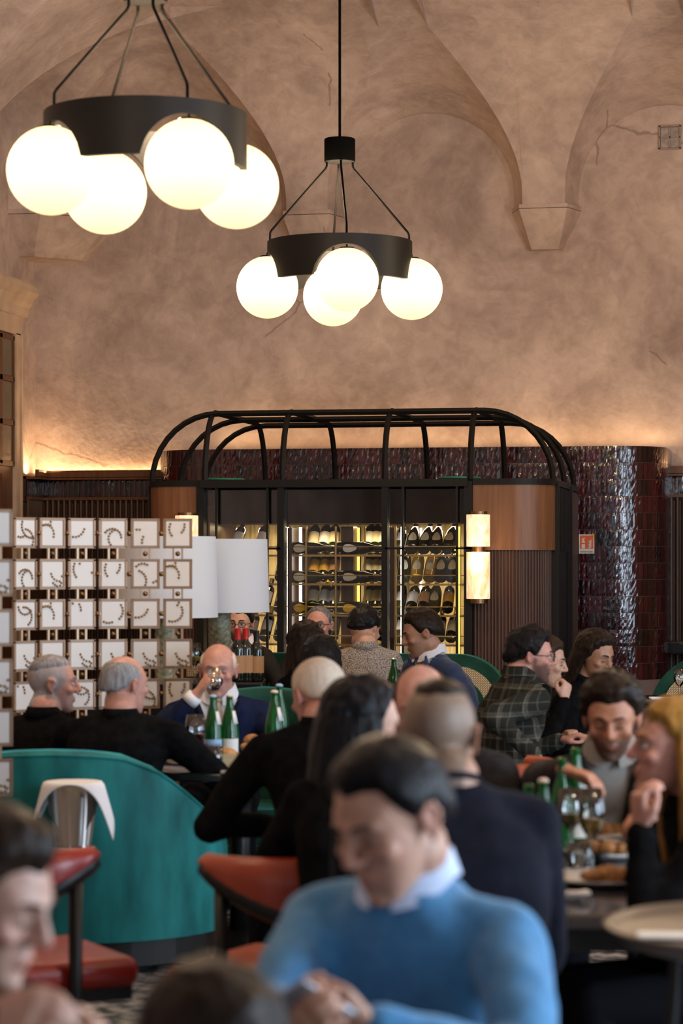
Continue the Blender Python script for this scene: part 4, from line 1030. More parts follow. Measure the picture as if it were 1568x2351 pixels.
bread('crusty bread heap at the left of the front box', bq, -.05, 0, .066, (.045, .035, .028), .3)
bread('small bread end at the right of the front box', bq, .03, 0, .066, (.03, .028, .022), 1.2)
o = tag(MB().rbox((0, 0, .006), (.16, .09, .012), .004, n=1).build('menu_book', mat('grey_book', (.25, .23, .21), .4)), 'flat grey menu lying before the bread box', 'menu'); o.location = PZ(552, 9.56, T1Z); o.rotation_euler = (0, 0, YAW + .05)
# middle table
wine_glass('stemmed glass of white wine left of the man in the blue jacket', PZ(908, 13.35, .76), .765, .21, .036, YW)
wine_glass('tumbler with amber drink before the red chair', PZ(848, 13.2, .76), .765, .09, .04, AMB, False)
wine_glass('clear stemmed glass close to the man in the blue jacket', PZ(921, 13.5, .76), .765, .18, .035, None)
wbottle(904, 13.22, .765, False, WHITEP, 'green water bottle before the tweed jacket man', SILVERFOIL, .95)
# right table
for i, (p_x, Z, tx, sc) in enumerate(((1290, 6.85, 'green water bottle nearest the hand of the bearded man', .93), (1322, 7.0, 'green water bottle under the hand of the bearded man', .99), (1247, 6.3, 'green bottle with pink neck band behind the dark shoulder', .9), (1214, 6.2, 'green bottle cap barely showing over the dark shoulder', .88))):
    wbottle(p_x, Z, T2Z, i == 1, WHITEP if i else None, tx, (GREENG, GREENG, PINKF, GREENG)[i], sc)
wine_glass('tall wine glass held by the bearded man at the right table', PZ(1358, 6.35, T2Z), T2Z, .235, .036, YW)
wine_glass('clear tumbler before the green bottles on the right table', on(1290, 1950, T2Z), T2Z, .11, .037, None, False)
wine_glass('wine glass with a little white wine in front of the bottles', on(1310, 1975, T2Z), T2Z, .20, .04, YW)
plate('white plate of brown food nearest on the right table', on(1385, 2028, T2Z), T2Z, .15, FOOD)
plate('white plate of food in the middle of the right table', on(1400, 1968, T2Z), T2Z, .13, FOOD)
plate('white plate with food before the blonde woman', on(1470, 1940, T2Z), T2Z, .13, FOOD)
plate('far plate of fried food on the right table', on(1400, 1925, T2Z), T2Z, .12, FOOD)
wine_glass('small clear tumbler between the plates of the right table', on(1330, 2005, T2Z), T2Z, .08, .035, None, False)
o = tag(MB().lathe([(.022, 0), (.026, .03), (.024, .034), (.02, .006), (.001, .006)], 20).build('sauce_dish', DARKW, None, True), 'small black sauce dish beside the plates', 'dish'); o.location = on(1375, 1985, T2Z)
for i, (a, b, tx) in enumerate(((1310, 2068, 'crumpled white napkin at the near corner of the right table'), (1390, 1900, 'white napkin behind the plates near the bearded man'), (1520, 1930, 'white napkin near the wrist of the blonde woman'))):
    m = MB(); rnd = random.Random(i)
    for j in range(5): m.capsule((rnd.uniform(-.04, .03), rnd.uniform(-.03, .03), .012), (rnd.uniform(-.03, .05), rnd.uniform(-.03, .03), .018), .012, .009, 7)
    o = m.build('napkin', LINEN, None, True); tag(o, tx, 'napkin', 'napkins on the right table'); o.location = on(a, b, T2Z); o.rotation_euler = (0, 0, .4 * i)
    rm = o.modifiers.new('r', 'REMESH'); rm.mode = 'VOXEL'; rm.voxel_size = .004
o = tag(MB().rbox((0, 0, .006), (.14, .10, .012), .004, n=1).build('folded_napkin', LINEN), 'white folded napkin on the table before the right banquette', 'napkin'); o.location = PZ(1520, 13.55, .80); o.rotation_euler = (0, 0, YAW)
wine_glass('clear glass on the table before the right banquette', PZ(1560, 13.55, .80), .80, .17, .035, None)

wine_glass('clear stemmed glass at the end of the console by the tile screen', PZ(447, 12.36, cz), cz, .20, .035, YW)
# ================================================================== PEOPLE
def remesh(mb, name, vox, smooth_it=4, fac=.5):
    me = bpy.data.meshes.new(name + '_raw'); me.from_pydata([tuple(p) for p in mb.v], [], mb.f)
    bm = bmesh.new(); bm.from_mesh(me); bmesh.ops.recalc_face_normals(bm, faces=bm.faces); bm.to_mesh(me); bm.free()
    o = bpy.data.objects.new('tmp', me); COL.objects.link(o)
    r = o.modifiers.new('r', 'REMESH'); r.mode = 'VOXEL'; r.voxel_size = vox; r.use_smooth_shade = True
    if smooth_it: s = o.modifiers.new('s', 'SMOOTH'); s.factor = fac; s.iterations = smooth_it
    dg = bpy.context.evaluated_depsgraph_get(); out = bpy.data.meshes.new_from_object(o.evaluated_get(dg)); out.name = name
    bpy.data.objects.remove(o); bpy.data.meshes.remove(me); out.materials.clear()
    for p in out.polygons: p.use_smooth = True
    return out
def coords(me): a = np.empty(len(me.vertices) * 3); me.vertices.foreach_get('co', a); return a.reshape(-1, 3)
def setc(me, a): me.vertices.foreach_set('co', a.ravel()); me.update()
def normals(me): a = np.empty(len(me.vertices) * 3); me.vertices.foreach_get('normal', a); return a.reshape(-1, 3)
def wob(p, s, k=1.0): return noise.noise(Vector((p[0] * s + k, p[1] * s, p[2] * s)))

def head_parts(m, M, fem=False, nose=1.0, jaw=1.0):
    # head-local: +Y forward, +Z up, middle of the head at the origin, about .235 m from chin to crown
    m.sphere((0, -.014, .030), (.0765, .0965, .0875), 24, 16, M)
    rings = []
    for z, rx, yf, yb in ((.05, .064, .078, -.04), (.025, .066, .083, -.04), (-.005, .066, .082, -.045), (-.035, .062 * jaw, .081, -.045), (-.065, .055 * jaw, .081, -.035), (-.088, .046 * jaw, .080, -.015), (-.106, .030 * jaw, .077, .02), (-.115, .015, .068, .035)):
        cy, ry = (yf + yb) / 2, (yf - yb) / 2; ring = []
        for k in range(20):
            a = 2 * math.pi * k / 20; c, s = math.cos(a), math.sin(a); e = .82
            ring.append((rx * math.copysign(abs(c) ** e, c), cy + ry * math.copysign(abs(s) ** e, s), z))
        rings.append(ring)
    m.loft(rings[::-1], True, M)
    n_ = nose
    m.chain([(0, .084, .026), (0, .093, .006), (0, .100 + .006 * n_, -.018)], [.0085, .0095, .0125], 8, M)
    for s in (-1, 1):
        m.sphere((s * .0125, .094, -.024), (.0085, .010, .0075), 8, 6, M)
        m.capsule((s * .012, .082, .030), (s * .046, .070, .028), .0095, .007, 8, M)     # brow
        m.sphere((s * .043, .060, -.018), (.022, .022, .018), 10, 8, M)                     # cheekbone
        m.sphere((s * .030, .0705, .008), (.0135, .0125, .0115), 10, 8, M)                  # eye under its lid
        # ear: flat shell with rolled rim and lobe
        m.sphere((s * .079, -.012, -.002), (.006, .017, .027), 10, 8, M)
        m.chain([(s * .082, .002, .012), (s * .088, -.008, .028), (s * .091, -.024, .024), (s * .090, -.030, .004), (s * .085, -.020, -.020), (s * .080, -.008, -.032)], [.0045, .0048, .005, .0048, .005, .0065], 6, M)
    m.chain([(-.022, .078, -.056), (-.009, .0865, -.0535), (.009, .0865, -.0535), (.022, .078, -.056)], [.004, .0062, .0062, .004], 6, M)
    m.chain([(-.020, .078, -.060), (0, .0865, -.0645), (.020, .078, -.060)], [.004, .0072, .004], 6, M)
    m.sphere((0, .074, -.098), (.020, .015, .014), 10, 8, M)

def hair_shell(M, thick, hl=None, top=1.0, seed=0, bald=None, n=72, front_lift=0, rough=1.0):
    # closed cap: proud of the scalp inside the hairline, sunk below it elsewhere
    hl = hl or ([0, 28, 48, 64, 78, 92, 112, 140, 180], [35, 37, 33, 12, -18, -6, -26, -36, -38])
    vs = []; fs = []; nv = n * 2 // 3; rnd = random.Random(seed); k0 = rnd.uniform(0, 50)
    for j in range(nv + 1):
        e = -90 + 180 * j / nv
        for i in range(n):
            a = -180 + 360 * i / n; d = Vector((math.sin(R_(a)) * math.cos(R_(e)), math.cos(R_(a)) * math.cos(R_(e)), math.sin(R_(e))))
            h = float(np.interp(abs(a), hl[0], hl[1])) + 5 * wob((a * .06, e * .02, 3), 1, k0); mk = max(0, min(1, (e - h + 8) / 20)); mk = mk * mk * (3 - 2 * mk)
            if bald is not None:
                # bald crown: hair only where the elevation stays under a limit
                lim = float(np.interp(abs(a), bald[0], bald[1])); b_ = max(0, min(1, (lim - e + 6) / 12)); mk *= b_
            t = thick * (1 + (top - 1) * max(0, d.z)) + front_lift * max(0, d.z) * max(0, d.y + .1)
            t *= 1 + rough * (.35 * wob((d.x * 5, d.y * 5, d.z * 5), 1, k0) + .22 * wob((d.x * 14, d.y * 5, d.z * 9), 1, k0 + 9))
            r = -.006 + (.006 + t) * mk; kb = max(0, -d.y) * max(0, -d.z) * 2 * mk; b = Vector((d.x * .0785, d.y * .0985 - .014 - .014 * kb, d.z * .0895 + 0.030 - .020 * kb))
            vs.append(M @ (b + d * r))
    for j in range(nv):
        for i in range(n): fs.append((j * n + i, j * n + (i + 1) % n, (j + 1) * n + (i + 1) % n, (j + 1) * n + i))
    m = MB(); m.add(vs, fs); return m
def hand(m, wrist, fdir, palm, side, curl=.5, s=1.0, spread=1.0, thumb_in=.3):
    # wrist point, finger direction, direction the palm faces; side=+1 right hand, -1 left hand
    f = Vector(fdir).normalized(); n = Vector(palm); n = (n - f * n.dot(f)).normalized(); w_ = f.cross(n) * side  # towards the thumb
    if True:
        B = Matrix((( w_.x, f.x, -n.x, wrist[0]), (w_.y, f.y, -n.y, wrist[1]), (w_.z, f.z, -n.z, wrist[2]), (0, 0, 0, 1)))
    rings = []
    for y, hw, th, dz in ((-.01, .026, .021, 0), (.015, .031, .017, 0), (.05, .041, .0145, .002), (.082, .042, .012, .003), (.094, .038, .0095, .002)):
        rings.append([(hw * s * math.cos(2 * math.pi * k / 14), y * s, th * s * math.sin(2 * math.pi * k / 14) + dz * s) for k in range(14)])
    m.loft(rings, True, B)
    for (x, L_, r0, y0) in ((.029, .072, .0088, .086), (.0095, .080, .0092, .090), (-.010, .074, .0088, .088), (-.028, .058, .0078, .080)):
        p = Vector((x, y0 - .008, .002)) * s; ang = 0; pts = [p]; dx = x * .9 * spread
        for seg, fr in enumerate((.46, .30, .24)):
            ang += curl * (0.75 if seg == 0 else 1.0); d = Vector((dx, math.cos(ang), -math.sin(ang))); p = p + d.normalized() * L_ * fr * s; pts.append(p)
        m.chain(pts, [r0 * s, r0 * s * .98, r0 * s * .92, r0 * s * .82], 8, B)
    m.chain([Vector((.024, .018, -.004)) * s, Vector((.047, .050, -.012 - .02 * thumb_in)) * s, Vector((.052 - .02 * thumb_in, .080, -.020 - .03 * thumb_in)) * s, Vector((.046 - .035 * thumb_in, .102, -.022 - .035 * thumb_in)) * s], [.015 * s, .0125 * s, .0105 * s, .009 * s], 8, B)
    return B
def ik(S, W_, l1, l2, hint):
    d = W_ - S; L_ = min(d.length, (l1 + l2) * .995); u = d.normalized(); W2 = S + u * L_
    a = (l1 * l1 - l2 * l2 + L_ * L_) / (2 * L_); h = math.sqrt(max(0, l1 * l1 - a * a)); hn = Vector(hint); hn = (hn - u * hn.dot(u))
    hn = hn.normalized() if hn.length > 1e-6 else u.orthogonal().normalized()
    return S + u * a + hn * h, W2

HC = {}
def hcol(name, c, c2, r=.42):
    if name not in HC: HC[name] = hairmat(name, c, c2, r)
    return HC[name]
H_BLACK = hcol('black_hair', (.004, .004, .005), (.012, .011, .012), .34); H_DBROWN = hcol('dark_brown_hair', (.010, .006, .004), (.028, .016, .010), .4)
H_BROWN = hcol('brown_hair', (.022, .012, .007), (.05, .028, .016)); H_GREY = hcol('grey_hair', (.17, .16, .16), (.36, .34, .34), .6); H_WHITE = hcol('white_hair', (.52, .43, .34), (.66, .56, .46), .65)
H_BLONDE = hcol('blonde_hair', (.20, .10, .022), (.42, .22, .055), .4); H_BUZZ = hcol('buzzed_hair', (.055, .04, .03), (.10, .075, .055), .8); H_MIX = hcol('greying_hair', (.08, .075, .075), (.22, .21, .21), .6)
H_RED = hcol('auburn_hair', (.07, .03, .015), (.12, .055, .03), .6)
LASH = mat('lash', (.012, .008, .006), .6); EYEW = mat('eye_white', (.65, .6, .56), .25); IRIS = mat('iris', (.03, .018, .010), .15)
G_BLACK = mat('black_wool', (.003, .003, .0035), .9, c2=(.006, .006, .0065), scale=30, bump=.15, bscale=200, spec=.05); G_NAVY = mat('navy_wool', (.008, .012, .035), .85, c2=(.012, .017, .045), scale=30, bump=.15, bscale=200, spec=.05)
G_DNAVY = mat('dark_navy_wool', (.005, .006, .011), .85, c2=(.009, .010, .018), scale=20, bump=.2, bscale=160, spec=.06, sheen=.03)
G_BLUE = mat('blue_suiting', (.02, .04, .10), .75, c2=(.028, .055, .13), scale=24, bump=.1, bscale=180, spec=.3, sheen=.2)
G_KNIT = mat('blue_knit', (.055, .20, .40), .9, c2=(.075, .25, .47), scale=40, bump=.25, bscale=260, spec=.15, sheen=.25)
G_TWEED = mat('grey_tweed', (.075, .062, .055), .9, c2=(.40, .36, .33), scale=190, detail=2, bump=.3, bscale=150, spec=.1, contrast=(.36, .66), stretch=(1, 1, .8)); G_PLAID = plaid()
G_CHAR = mat('charcoal_jacket', (.020, .018, .019), .85, c2=(.032, .028, .028), scale=30, bump=.15, bscale=200, spec=.06, sheen=.03); G_DARKSUIT = mat('grey_brown_suit', (.022, .019, .016), .85, spec=.12)
SHIRTW = mat('white_shirt', (.72, .72, .75), .8, bump=.08, bscale=120); SHIRTB = mat('pale_blue_shirt', (.50, .60, .80), .8); SHIRTS = striped('striped_shirt', (.13, .115, .10), (.36, .33, .30), 420); TIEM = mat('beige_silk_tie', (.46, .30, .20), .5); TROUS = mat('dark_trousers', (.006, .006, .008), .9, spec=.05); SHOE = mat('black_shoe', (.008, .008, .008), .3); SPEC = mat('spectacle_frame', (.012, .010, .010), .3); LENS = clear('spectacle_lens', (1, 1, 1), .08)

def tone(c, mult=1): return np.array(c) * mult
FAIR, PINK, TAN, OLIVE, PALE = (.52, .30, .21), (.50, .25, .19), (.40, .205, .125), (.36, .19, .12), (.58, .36, .28)

def person(label, head, face, turn=0, pitch=0, roll=0, lean=.12, side=0, skin=FAIR, garment=G_BLACK, gname='jacket', hair=None, hands=None, open_shirt=None, tie=None, collar=None, beard=None, eyes='down', glasses=False,
           vox=.0075, build=1.0, sw=.19, sit=True, hs=1.0, fem=False, scalp=None, extra=None, brow=None, hipz=.52, neck=.118, fwd=.05):
    Hc = P(*head); rot = YAW + R_(face)
    f = Vector((-math.sin(rot), math.cos(rot), 0)); rt = Vector((math.cos(rot), math.sin(rot), 0))
    hipw = Vector((Hc.x, Hc.y, 0)) - f * (lean + fwd) - rt * side
    t = thing('person', label, 'person', (hipw.x, hipw.y, 0), rot)
    loc = lambda wv: Vector(((wv - hipw).dot(rt), (wv - hipw).dot(f), wv.z))
    hc = loc(Hc); piv = Vector((0, -.02, -.085)) * hs
    Rm = Matrix.Rotation(R_(turn), 4, 'Z') @ Matrix.Rotation(R_(-pitch), 4, 'X') @ Matrix.Rotation(R_(roll), 4, 'Y')
    MH = Matrix.Translation(hc) @ Rm @ Matrix.Scale(hs, 4); MHi = MH.inverted()
    nz = hc.z - neck * hs; nb = Vector((side * .9, lean, nz)); hip = Vector((0, 0, hipz)); chin_b = MH @ Vector((0, -.025, -.06))
    sh_z = nz - .085
    # ---- hands and arms
    S = {s: Vector((nb.x + s * (sw - .02) * build, nb.y - .01, sh_z)) for s in (1, -1)}; arms = {}
    hd = dict(hands or {}); dflt = Vector((0, 0, 0))
    for s in (1, -1):
        h = hd.get(s)
        if h is None: h = dict(at=Vector((nb.x + s * .12, nb.y + .24, .72 if not sit else .66)), hint=(s * 1.0, -.4, -.8))
        else:
            h = dict(h)
            if len(h['at']) == 3 and h.get('px', True): h['at'] = loc(P(*h['at']))
            else: h['at'] = Vector(h['at'])
        E, W_ = ik(S[s], h['at'], .285, .255, h.get('hint', (s * 1.0, -.3, -1))); h['E'] = E; h['W'] = W_; arms[s] = h
    # ---- body: head, neck, trunk, arms and hands as one skin
    m = MB(); head_parts(m, MH, fem)
    nr = (.050 if fem else .066); m.chain([chin_b, nb + Vector((0, -.012, .02)), nb + Vector((0, -.01, -.04))], [nr * .93 * hs, nr, nr * 1.25], 14)
    def ring(c, rx, ry, n=18, e=.85): return [(c.x + rx * math.copysign(abs(math.cos(2 * math.pi * k / n)) ** e, math.cos(2 * math.pi * k / n)), c.y + ry * math.copysign(abs(math.sin(2 * math.pi * k / n)) ** e, math.sin(2 * math.pi * k / n)), c.z) for k in range(n)]
    def spine(u):     # 0 hip .. 1 neck base, slightly curved
        c = hip.lerp(nb, u); c.y += -.035 * math.sin(math.pi * u); return c
    b = build
    prof_ = [(0, .150, .105), (.2, .150, .110), (.45, .150, .105), (.66, .165, .115), (.80, .160, .105), (.90, .12, .082), (1.0, .064, .060)]
    m.loft([ring(spine(u), (rx - .028) * b * (.9 if fem else 1), (ry - .025) * b) for u, rx, ry in prof_])
    for s in (1, -1):
        h = arms[s]; m.chain([S[s], h['E'], h['W']], [.036, .033, .025], 9)
        fd = h.get('dir'); fd = (h['W'] - h['E']) if fd is None else Vector(fd)
        if h.get('show', True): h['B'] = hand(m, h['W'], fd, h.get('palm', (0, 0, -1)), s, h.get('curl', .45), h.get('s', 1.0) * (.9 if fem else 1), 1.0, h.get('thumb', .3))
    me = remesh(m, 'body', vox, 3, .45)
    # sockets, mouth line, colour
    co = coords(me); A_ = np.array(MHi); hl_ = co @ A_[:3, :3].T + A_[:3, 3]
    inhead = (np.abs(hl_[:, 0]) < .1) & (hl_[:, 2] > -.125) & (hl_[:, 2] < .13) & (np.abs(hl_[:, 1]) < .125)
    fwd = np.array(MH)[:3, 1]; dsp = np.zeros(len(co))
    for s in (-1, 1):
        d2 = ((hl_[:, 0] - s * .026) / .017) ** 2 + ((hl_[:, 2] - .016) / .009) ** 2 + ((hl_[:, 1] - .08) / .03) ** 2; dsp -= .005 * np.exp(-d2)
        d2 = ((hl_[:, 0] - s * .031) / .016) ** 2 + ((hl_[:, 2] + .006) / .006) ** 2 + ((hl_[:, 1] - .078) / .03) ** 2; dsp -= .0022 * np.exp(-d2)
    dsp -= .003 * np.exp(-((hl_[:, 0] / .022) ** 2 + ((hl_[:, 2] + .0585) / .0025) ** 2 + ((hl_[:, 1] - .085) / .02) ** 2))
    co += np.outer(dsp * inhead, fwd); setc(me, co)
    col = np.tile(tone(skin), (len(co), 1)); g = lambda cx, cy, cz_, rx, ry, rz: np.exp(-(((np.abs(hl_[:, 0]) - cx) / rx) ** 2 + ((hl_[:, 1] - cy) / ry) ** 2 + ((hl_[:, 2] - cz_) / rz) ** 2)) * inhead
    red = g(.045, .06, -.022, .025, .03, .022) * .5 + g(0, .105, -.018, .018, .02, .016) * .5 + g(.088, -.012, 0, .012, .03, .035) * .7
    col = col * (1 - red[:, None] * np.array((.05, .30, .32)))
    lip = g(0, .087, -.0585, .024, .016, .009); lc = np.array(skin) * (.82, .5, .5); col = col * (1 - .8 * lip[:, None]) + lc * .8 * lip[:, None]
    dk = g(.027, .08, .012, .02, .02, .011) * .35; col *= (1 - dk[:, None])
    if beard is not None:
        bc, amt = beard; z, y, x = hl_[:, 2], hl_[:, 1], np.abs(hl_[:, 0])
        mask = (1 / (1 + np.exp((z + .040 + .35 * (x - .03).clip(0) * (-1)) / .004))) * (1 / (1 + np.exp(-(y - .0) / .008))) * inhead
        must = g(0, .09, -.044, .026, .02, .006); mask = np.maximum(mask, must) * (1 - g(0, .088, -.0585, .018, .012, .006)); mask = np.maximum(mask, (np.exp(-((y - .012) / .013) ** 2) * ((z < .0) & (z > -.08) & (x > .05)) * inhead) * .8)
        mask = (mask * amt)[:, None]; col = col * (1 - mask) + np.array(bc) * mask
    if scalp is not None:
        z, y = hl_[:, 2], hl_[:, 1]; mk = 1 / (1 + np.exp(-(z + .045 - (y * 1.1)) / .010)) * (1 / (1 + np.exp((y - .045) / .008))) * inhead
        mk = np.maximum(mk, 1 / (1 + np.exp(-(z - .082) / .006)) * inhead) * (np.abs(hl_[:, 0]) < .0825); mk = (mk * .9)[:, None]; col = col * (1 - mk) + np.array(scalp) * mk
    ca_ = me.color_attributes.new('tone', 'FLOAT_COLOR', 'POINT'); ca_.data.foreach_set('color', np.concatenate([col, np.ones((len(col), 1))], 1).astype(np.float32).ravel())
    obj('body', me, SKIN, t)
    # ---- eyes and brows
    hm = brow or (hair[0] if hair else H_DBROWN)
    for s in (-1, 1):
        if eyes == 'open':
            e_ = MB().sphere((s * .030, .0735, .008), (.0115, .0115, .0085), 12, 8, MH).build('eye', EYEW, t, True); MB().sphere((s * .030, .0815, .008), (.0055, .004, .0055), 10, 6, MH).build('iris', IRIS, e_, True)
        zl = .0015 if eyes == 'down' else .0155
        MB().tube([MH @ Vector((s * (.030 + dx), .0845 - abs(dx) * 28 * abs(dx), zl + (abs(dx) * .12 if eyes == 'down' else -abs(dx) * .25))) for dx in (-.012, -.006, 0, .006, .012)], .0016 * hs, 5).build('eyelash', LASH, t)
        MB().tube([MH @ Vector(q) for q in ((s * .011, .0915, .029), (s * .022, .0905, .0345), (s * .036, .083, .035), (s * .047, .070, .030))], [.0022, .0038, .0034, .0016], 6, flat=(1, .7)).build('eyebrow', hm, t, True)
    if glasses:
        gm = MB()
        for s in (-1, 1):
            gm.tube([MH @ Vector((s * .031 + .023 * math.cos(a), .101 - .004 * abs(math.cos(a)), .008 + .0185 * math.sin(a))) for a in [2 * math.pi * k / 20 for k in range(21)]], .0022 * hs, 5)
            gm.tube([MH @ Vector(q) for q in ((s * .054, .095, .012), (s * .078, .07, .014), (s * .084, -.005, .012))], .002 * hs, 5)
        gm.tube([MH @ Vector(q) for q in ((-.009, .102, .010), (0, .106, .013), (.009, .102, .010))], .002 * hs, 5)
        go = gm.build('spectacles', SPEC, t)
        for s in (-1, 1): MB().add([MH @ Vector((s * .031 + .022 * math.cos(a), .100, .008 + .0175 * math.sin(a))) for a in [2 * math.pi * k / 20 for k in range(20)]], [tuple(range(20))]).build('lens', LENS, go)
    # ---- hair
    if hair:
        hmat, kind, kw = hair; kw = dict(kw); strands = kw.pop('strands', None); hb = hair_shell(MH, seed=int(head[0]), **kw)
        if strands:
            for st in strands: hb.chain([MH @ Vector(q) for q in st[0]], st[1], 9)
            hme = remesh(hb, 'hair', .0075, 3, .5)
            c_ = coords(hme); nn = normals(hme); c_ += nn * np.array([.0035 * wob((p[0] * 3, p[1] * 3, p[2] * .6), 22) for p in c_])[:, None]; setc(hme, c_)
        else: hme = remesh(hb, 'hair', .0065, 3, .5)
        obj('hair', hme, hmat, t, True)
    # ---- upper garment
    gm = MB(); th_ = .004
    gp = [(-.05, .165, .125), (.0, .165, .125), (.2, .160, .125), (.45, .158, .118), (.66, .178, .128), (.80, .176, .118), (.90, .140, .098), (.98, .086, .080), (1.02, .070, .070)]
    gm.loft([ring(spine(u) if u <= 1 else nb + Vector((0, -.008, .012)), rx * b * (.88 if fem else 1), ry * b) for u, rx, ry in gp])
    for s in (1, -1):
        h = arms[s]; fw = (h['W'] - h['E']).normalized(); cuff = h['W'] - fw * h.get('cuff', .015)
        gm.chain([S[s] + Vector((-s * .02, 0, -.005)), S[s].lerp(h['E'], .5), h['E'], h['E'].lerp(cuff, .5), cuff], [.060 * b, .056 * b, .049 * b, .044, .038], 12)
        gm.capsule(nb + Vector((s * .030, -.012, -.030)), S[s] + Vector((-s * .015, 0, .004)), .050, .056 * b, 12)
    gme = remesh(gm, gname, .013 if vox < .007 else .015, 5, .5)
    c_ = coords(gme); nn = normals(gme); d_ = np.array([.0075 * wob(p, 7, head[0] * .1) + .0045 * wob(p, 17, head[0] * .2) for p in c_]); c_ += nn * d_[:, None]; setc(gme, c_)
    if open_shirt:
        smat, zb_, hw_ = open_shirt; bm = bmesh.new(); bm.from_mesh(gme); kill = []
        for fc in bm.faces:
            c = fc.calc_center_median(); u = (c.z - hip.z) / (nb.z - hip.z); sp = spine(max(0, min(1, u)))
            if u > zb_ and c.y > sp.y + .02 and abs(c.x - sp.x) < hw_ * (u - zb_) / (1 - zb_) + .012: kill.append(fc)
        bmesh.ops.delete(bm, geom=kill, context='FACES'); bm.to_mesh(gme); bm.free()
        so = obj(gname, gme, garment, t, True); sd = so.modifiers.new('sol', 'SOLIDIFY'); sd.thickness = .008; sd.offset = -1
        sm_ = MB(); sm_.loft([ring(spine(u) if u <= 1 else nb + Vector((0, -.006, .02)), (rx - .014) * b, (ry - .013) * b, 28) for u, rx, ry in ((.2, .160, .125), (.45, .158, .118), (.66, .178, .128), (.80, .176, .118), (.90, .140, .098), (.98, .086, .080), (1.02, .074, .073))])
        sh_ = sm_.build('shirt', smat, t, True)
        if tie:
            tm = MB(); rings = []
            for u, wd in ((1.0, .016), (.975, .020), (.955, .013), (.88, .022), (.7, .032), (.55, .038), (.5, .03)):
                c = spine(u); ry = float(np.interp(u, [.45, .66, .80, .90, 1.0], [.118, .128, .118, .098, .078])) * b - .004 + (.018 if u > .96 else .013)
                rings.append([(c.x - wd, c.y + ry - .006, c.z), (c.x, c.y + ry + .003, c.z), (c.x + wd, c.y + ry - .006, c.z), (c.x, c.y + ry - .02, c.z)])
            tm.loft(rings).build('tie', tie, t)
        lp = MB()
        for s in (-1, 1):   # lapels along the opening
            pts = []
            for u in (1.0, .93, .84, .7, zb_ + .05):
                c = spine(u); ry = float(np.interp(u, [.45, .66, .80, .90, 1.0], [.118, .128, .118, .098, .084])) * b; x = hw_ * (u - zb_) / (1 - zb_) + .016
                pts.append((c.x + s * x, c.y + ry * math.sqrt(max(.05, 1 - (x / (.19 * b)) ** 2)) + .004, c.z))
            lp.tube(pts, [.012, .020, .026, .022, .006], 6, flat=(.5, 1))
        lp.build('lapel', garment, t, True)
    else: obj(gname, gme, garment, t, True)
    if collar:
        cm = MB(); rings = []
        for k in range(26):
            a = R_(-90 + 20 + 320 * k / 25) if not open_shirt else R_(90 + 14 + 332 * k / 25)
            a = R_(90 + 14 + 332 * k / 25); fr = max(0, math.sin(a)); r0, r1 = .066, .074; zc_ = nb.z + .052 - .042 * fr
            q = Vector((math.cos(a), math.sin(a), 0)); ce = nb + Vector((0, -.008 + .012 * fr, 0))
            rings.append([Vector((ce.x, ce.y, 0)) + q * r_ + UP * z_ for r_, z_ in ((r0, zc_ - .03), (r0 - .002, zc_ + .008), (r0 + .004, zc_ + .010), (r1 + .012 + .012 * fr, zc_ - .034 - .012 * fr), (r1 + .006 + .010 * fr, zc_ - .036 - .010 * fr), (r0 + .003, zc_ + .0))])
        cm.loft(rings).build('collar', collar, t, True, sharp=60)
        for s in (1, -1):
            h = arms[s]
            if h.get('cuffshow'):
                fw = (h['W'] - h['E']).normalized(); MB().tube([h['W'] - fw * .055, h['W'] + fw * h.get('cufflen', .0)], [.038, .036], 14).build('cuff', collar, t, True)
    elif gname in ('jacket', 'coat'):
        cm = MB(); rings = []
        for k in range(28):
            a = 2 * math.pi * k / 28; fr = max(0, math.sin(a)); q = Vector((math.cos(a), math.sin(a), 0)); ce = Vector((nb.x, nb.y - .010, 0)); zc_ = nb.z + .026 - .034 * fr
            rings.append([ce + q * r_ + UP * z_ for r_, z_ in ((.060, zc_ - .03), (.0635, zc_ + .004), (.069, zc_ + .006), (.086, zc_ - .034), (.07, zc_ - .05))])
        cm.loft(rings, False, closed=True).build('collar', garment, t, True)
    elif gname == 'sweater':
        cm = MB(); pts = [(nb.x + .0665 * math.cos(a), nb.y - .010 + .065 * math.sin(a), nb.z + .012 - .020 * math.sin(a)) for a in [2 * math.pi * k / 24 for k in range(24)]]
        cm.tube(pts + pts[:1], .008, 6).build('neckline', garment, t, True)
    # ---- legs
    for s in (1, -1):
        kz = .50; kn = Vector((s * .13, .43, kz)) if sit else Vector((s * .10, .04, .5)); ft = Vector((s * .14, .40, .07)) if sit else Vector((s * .10, 0, .07))
        lm = MB(); lm.chain([hip + Vector((s * .085, 0, -.0)), kn, ft], [.088 * b, .064, .045], 12); lm.build('trouser_leg', TROUS, t, True)
        fm_ = MB(); fm_.rbox((s * .14 if sit else s * .1, ft.y + .06, .04), (.09, .26, .078), .03, n=3); fm_.build('shoe', SHOE, t, True)
    if extra: extra(t, MH, arms, nb)
    return t, arms
def W(h, *a): return h
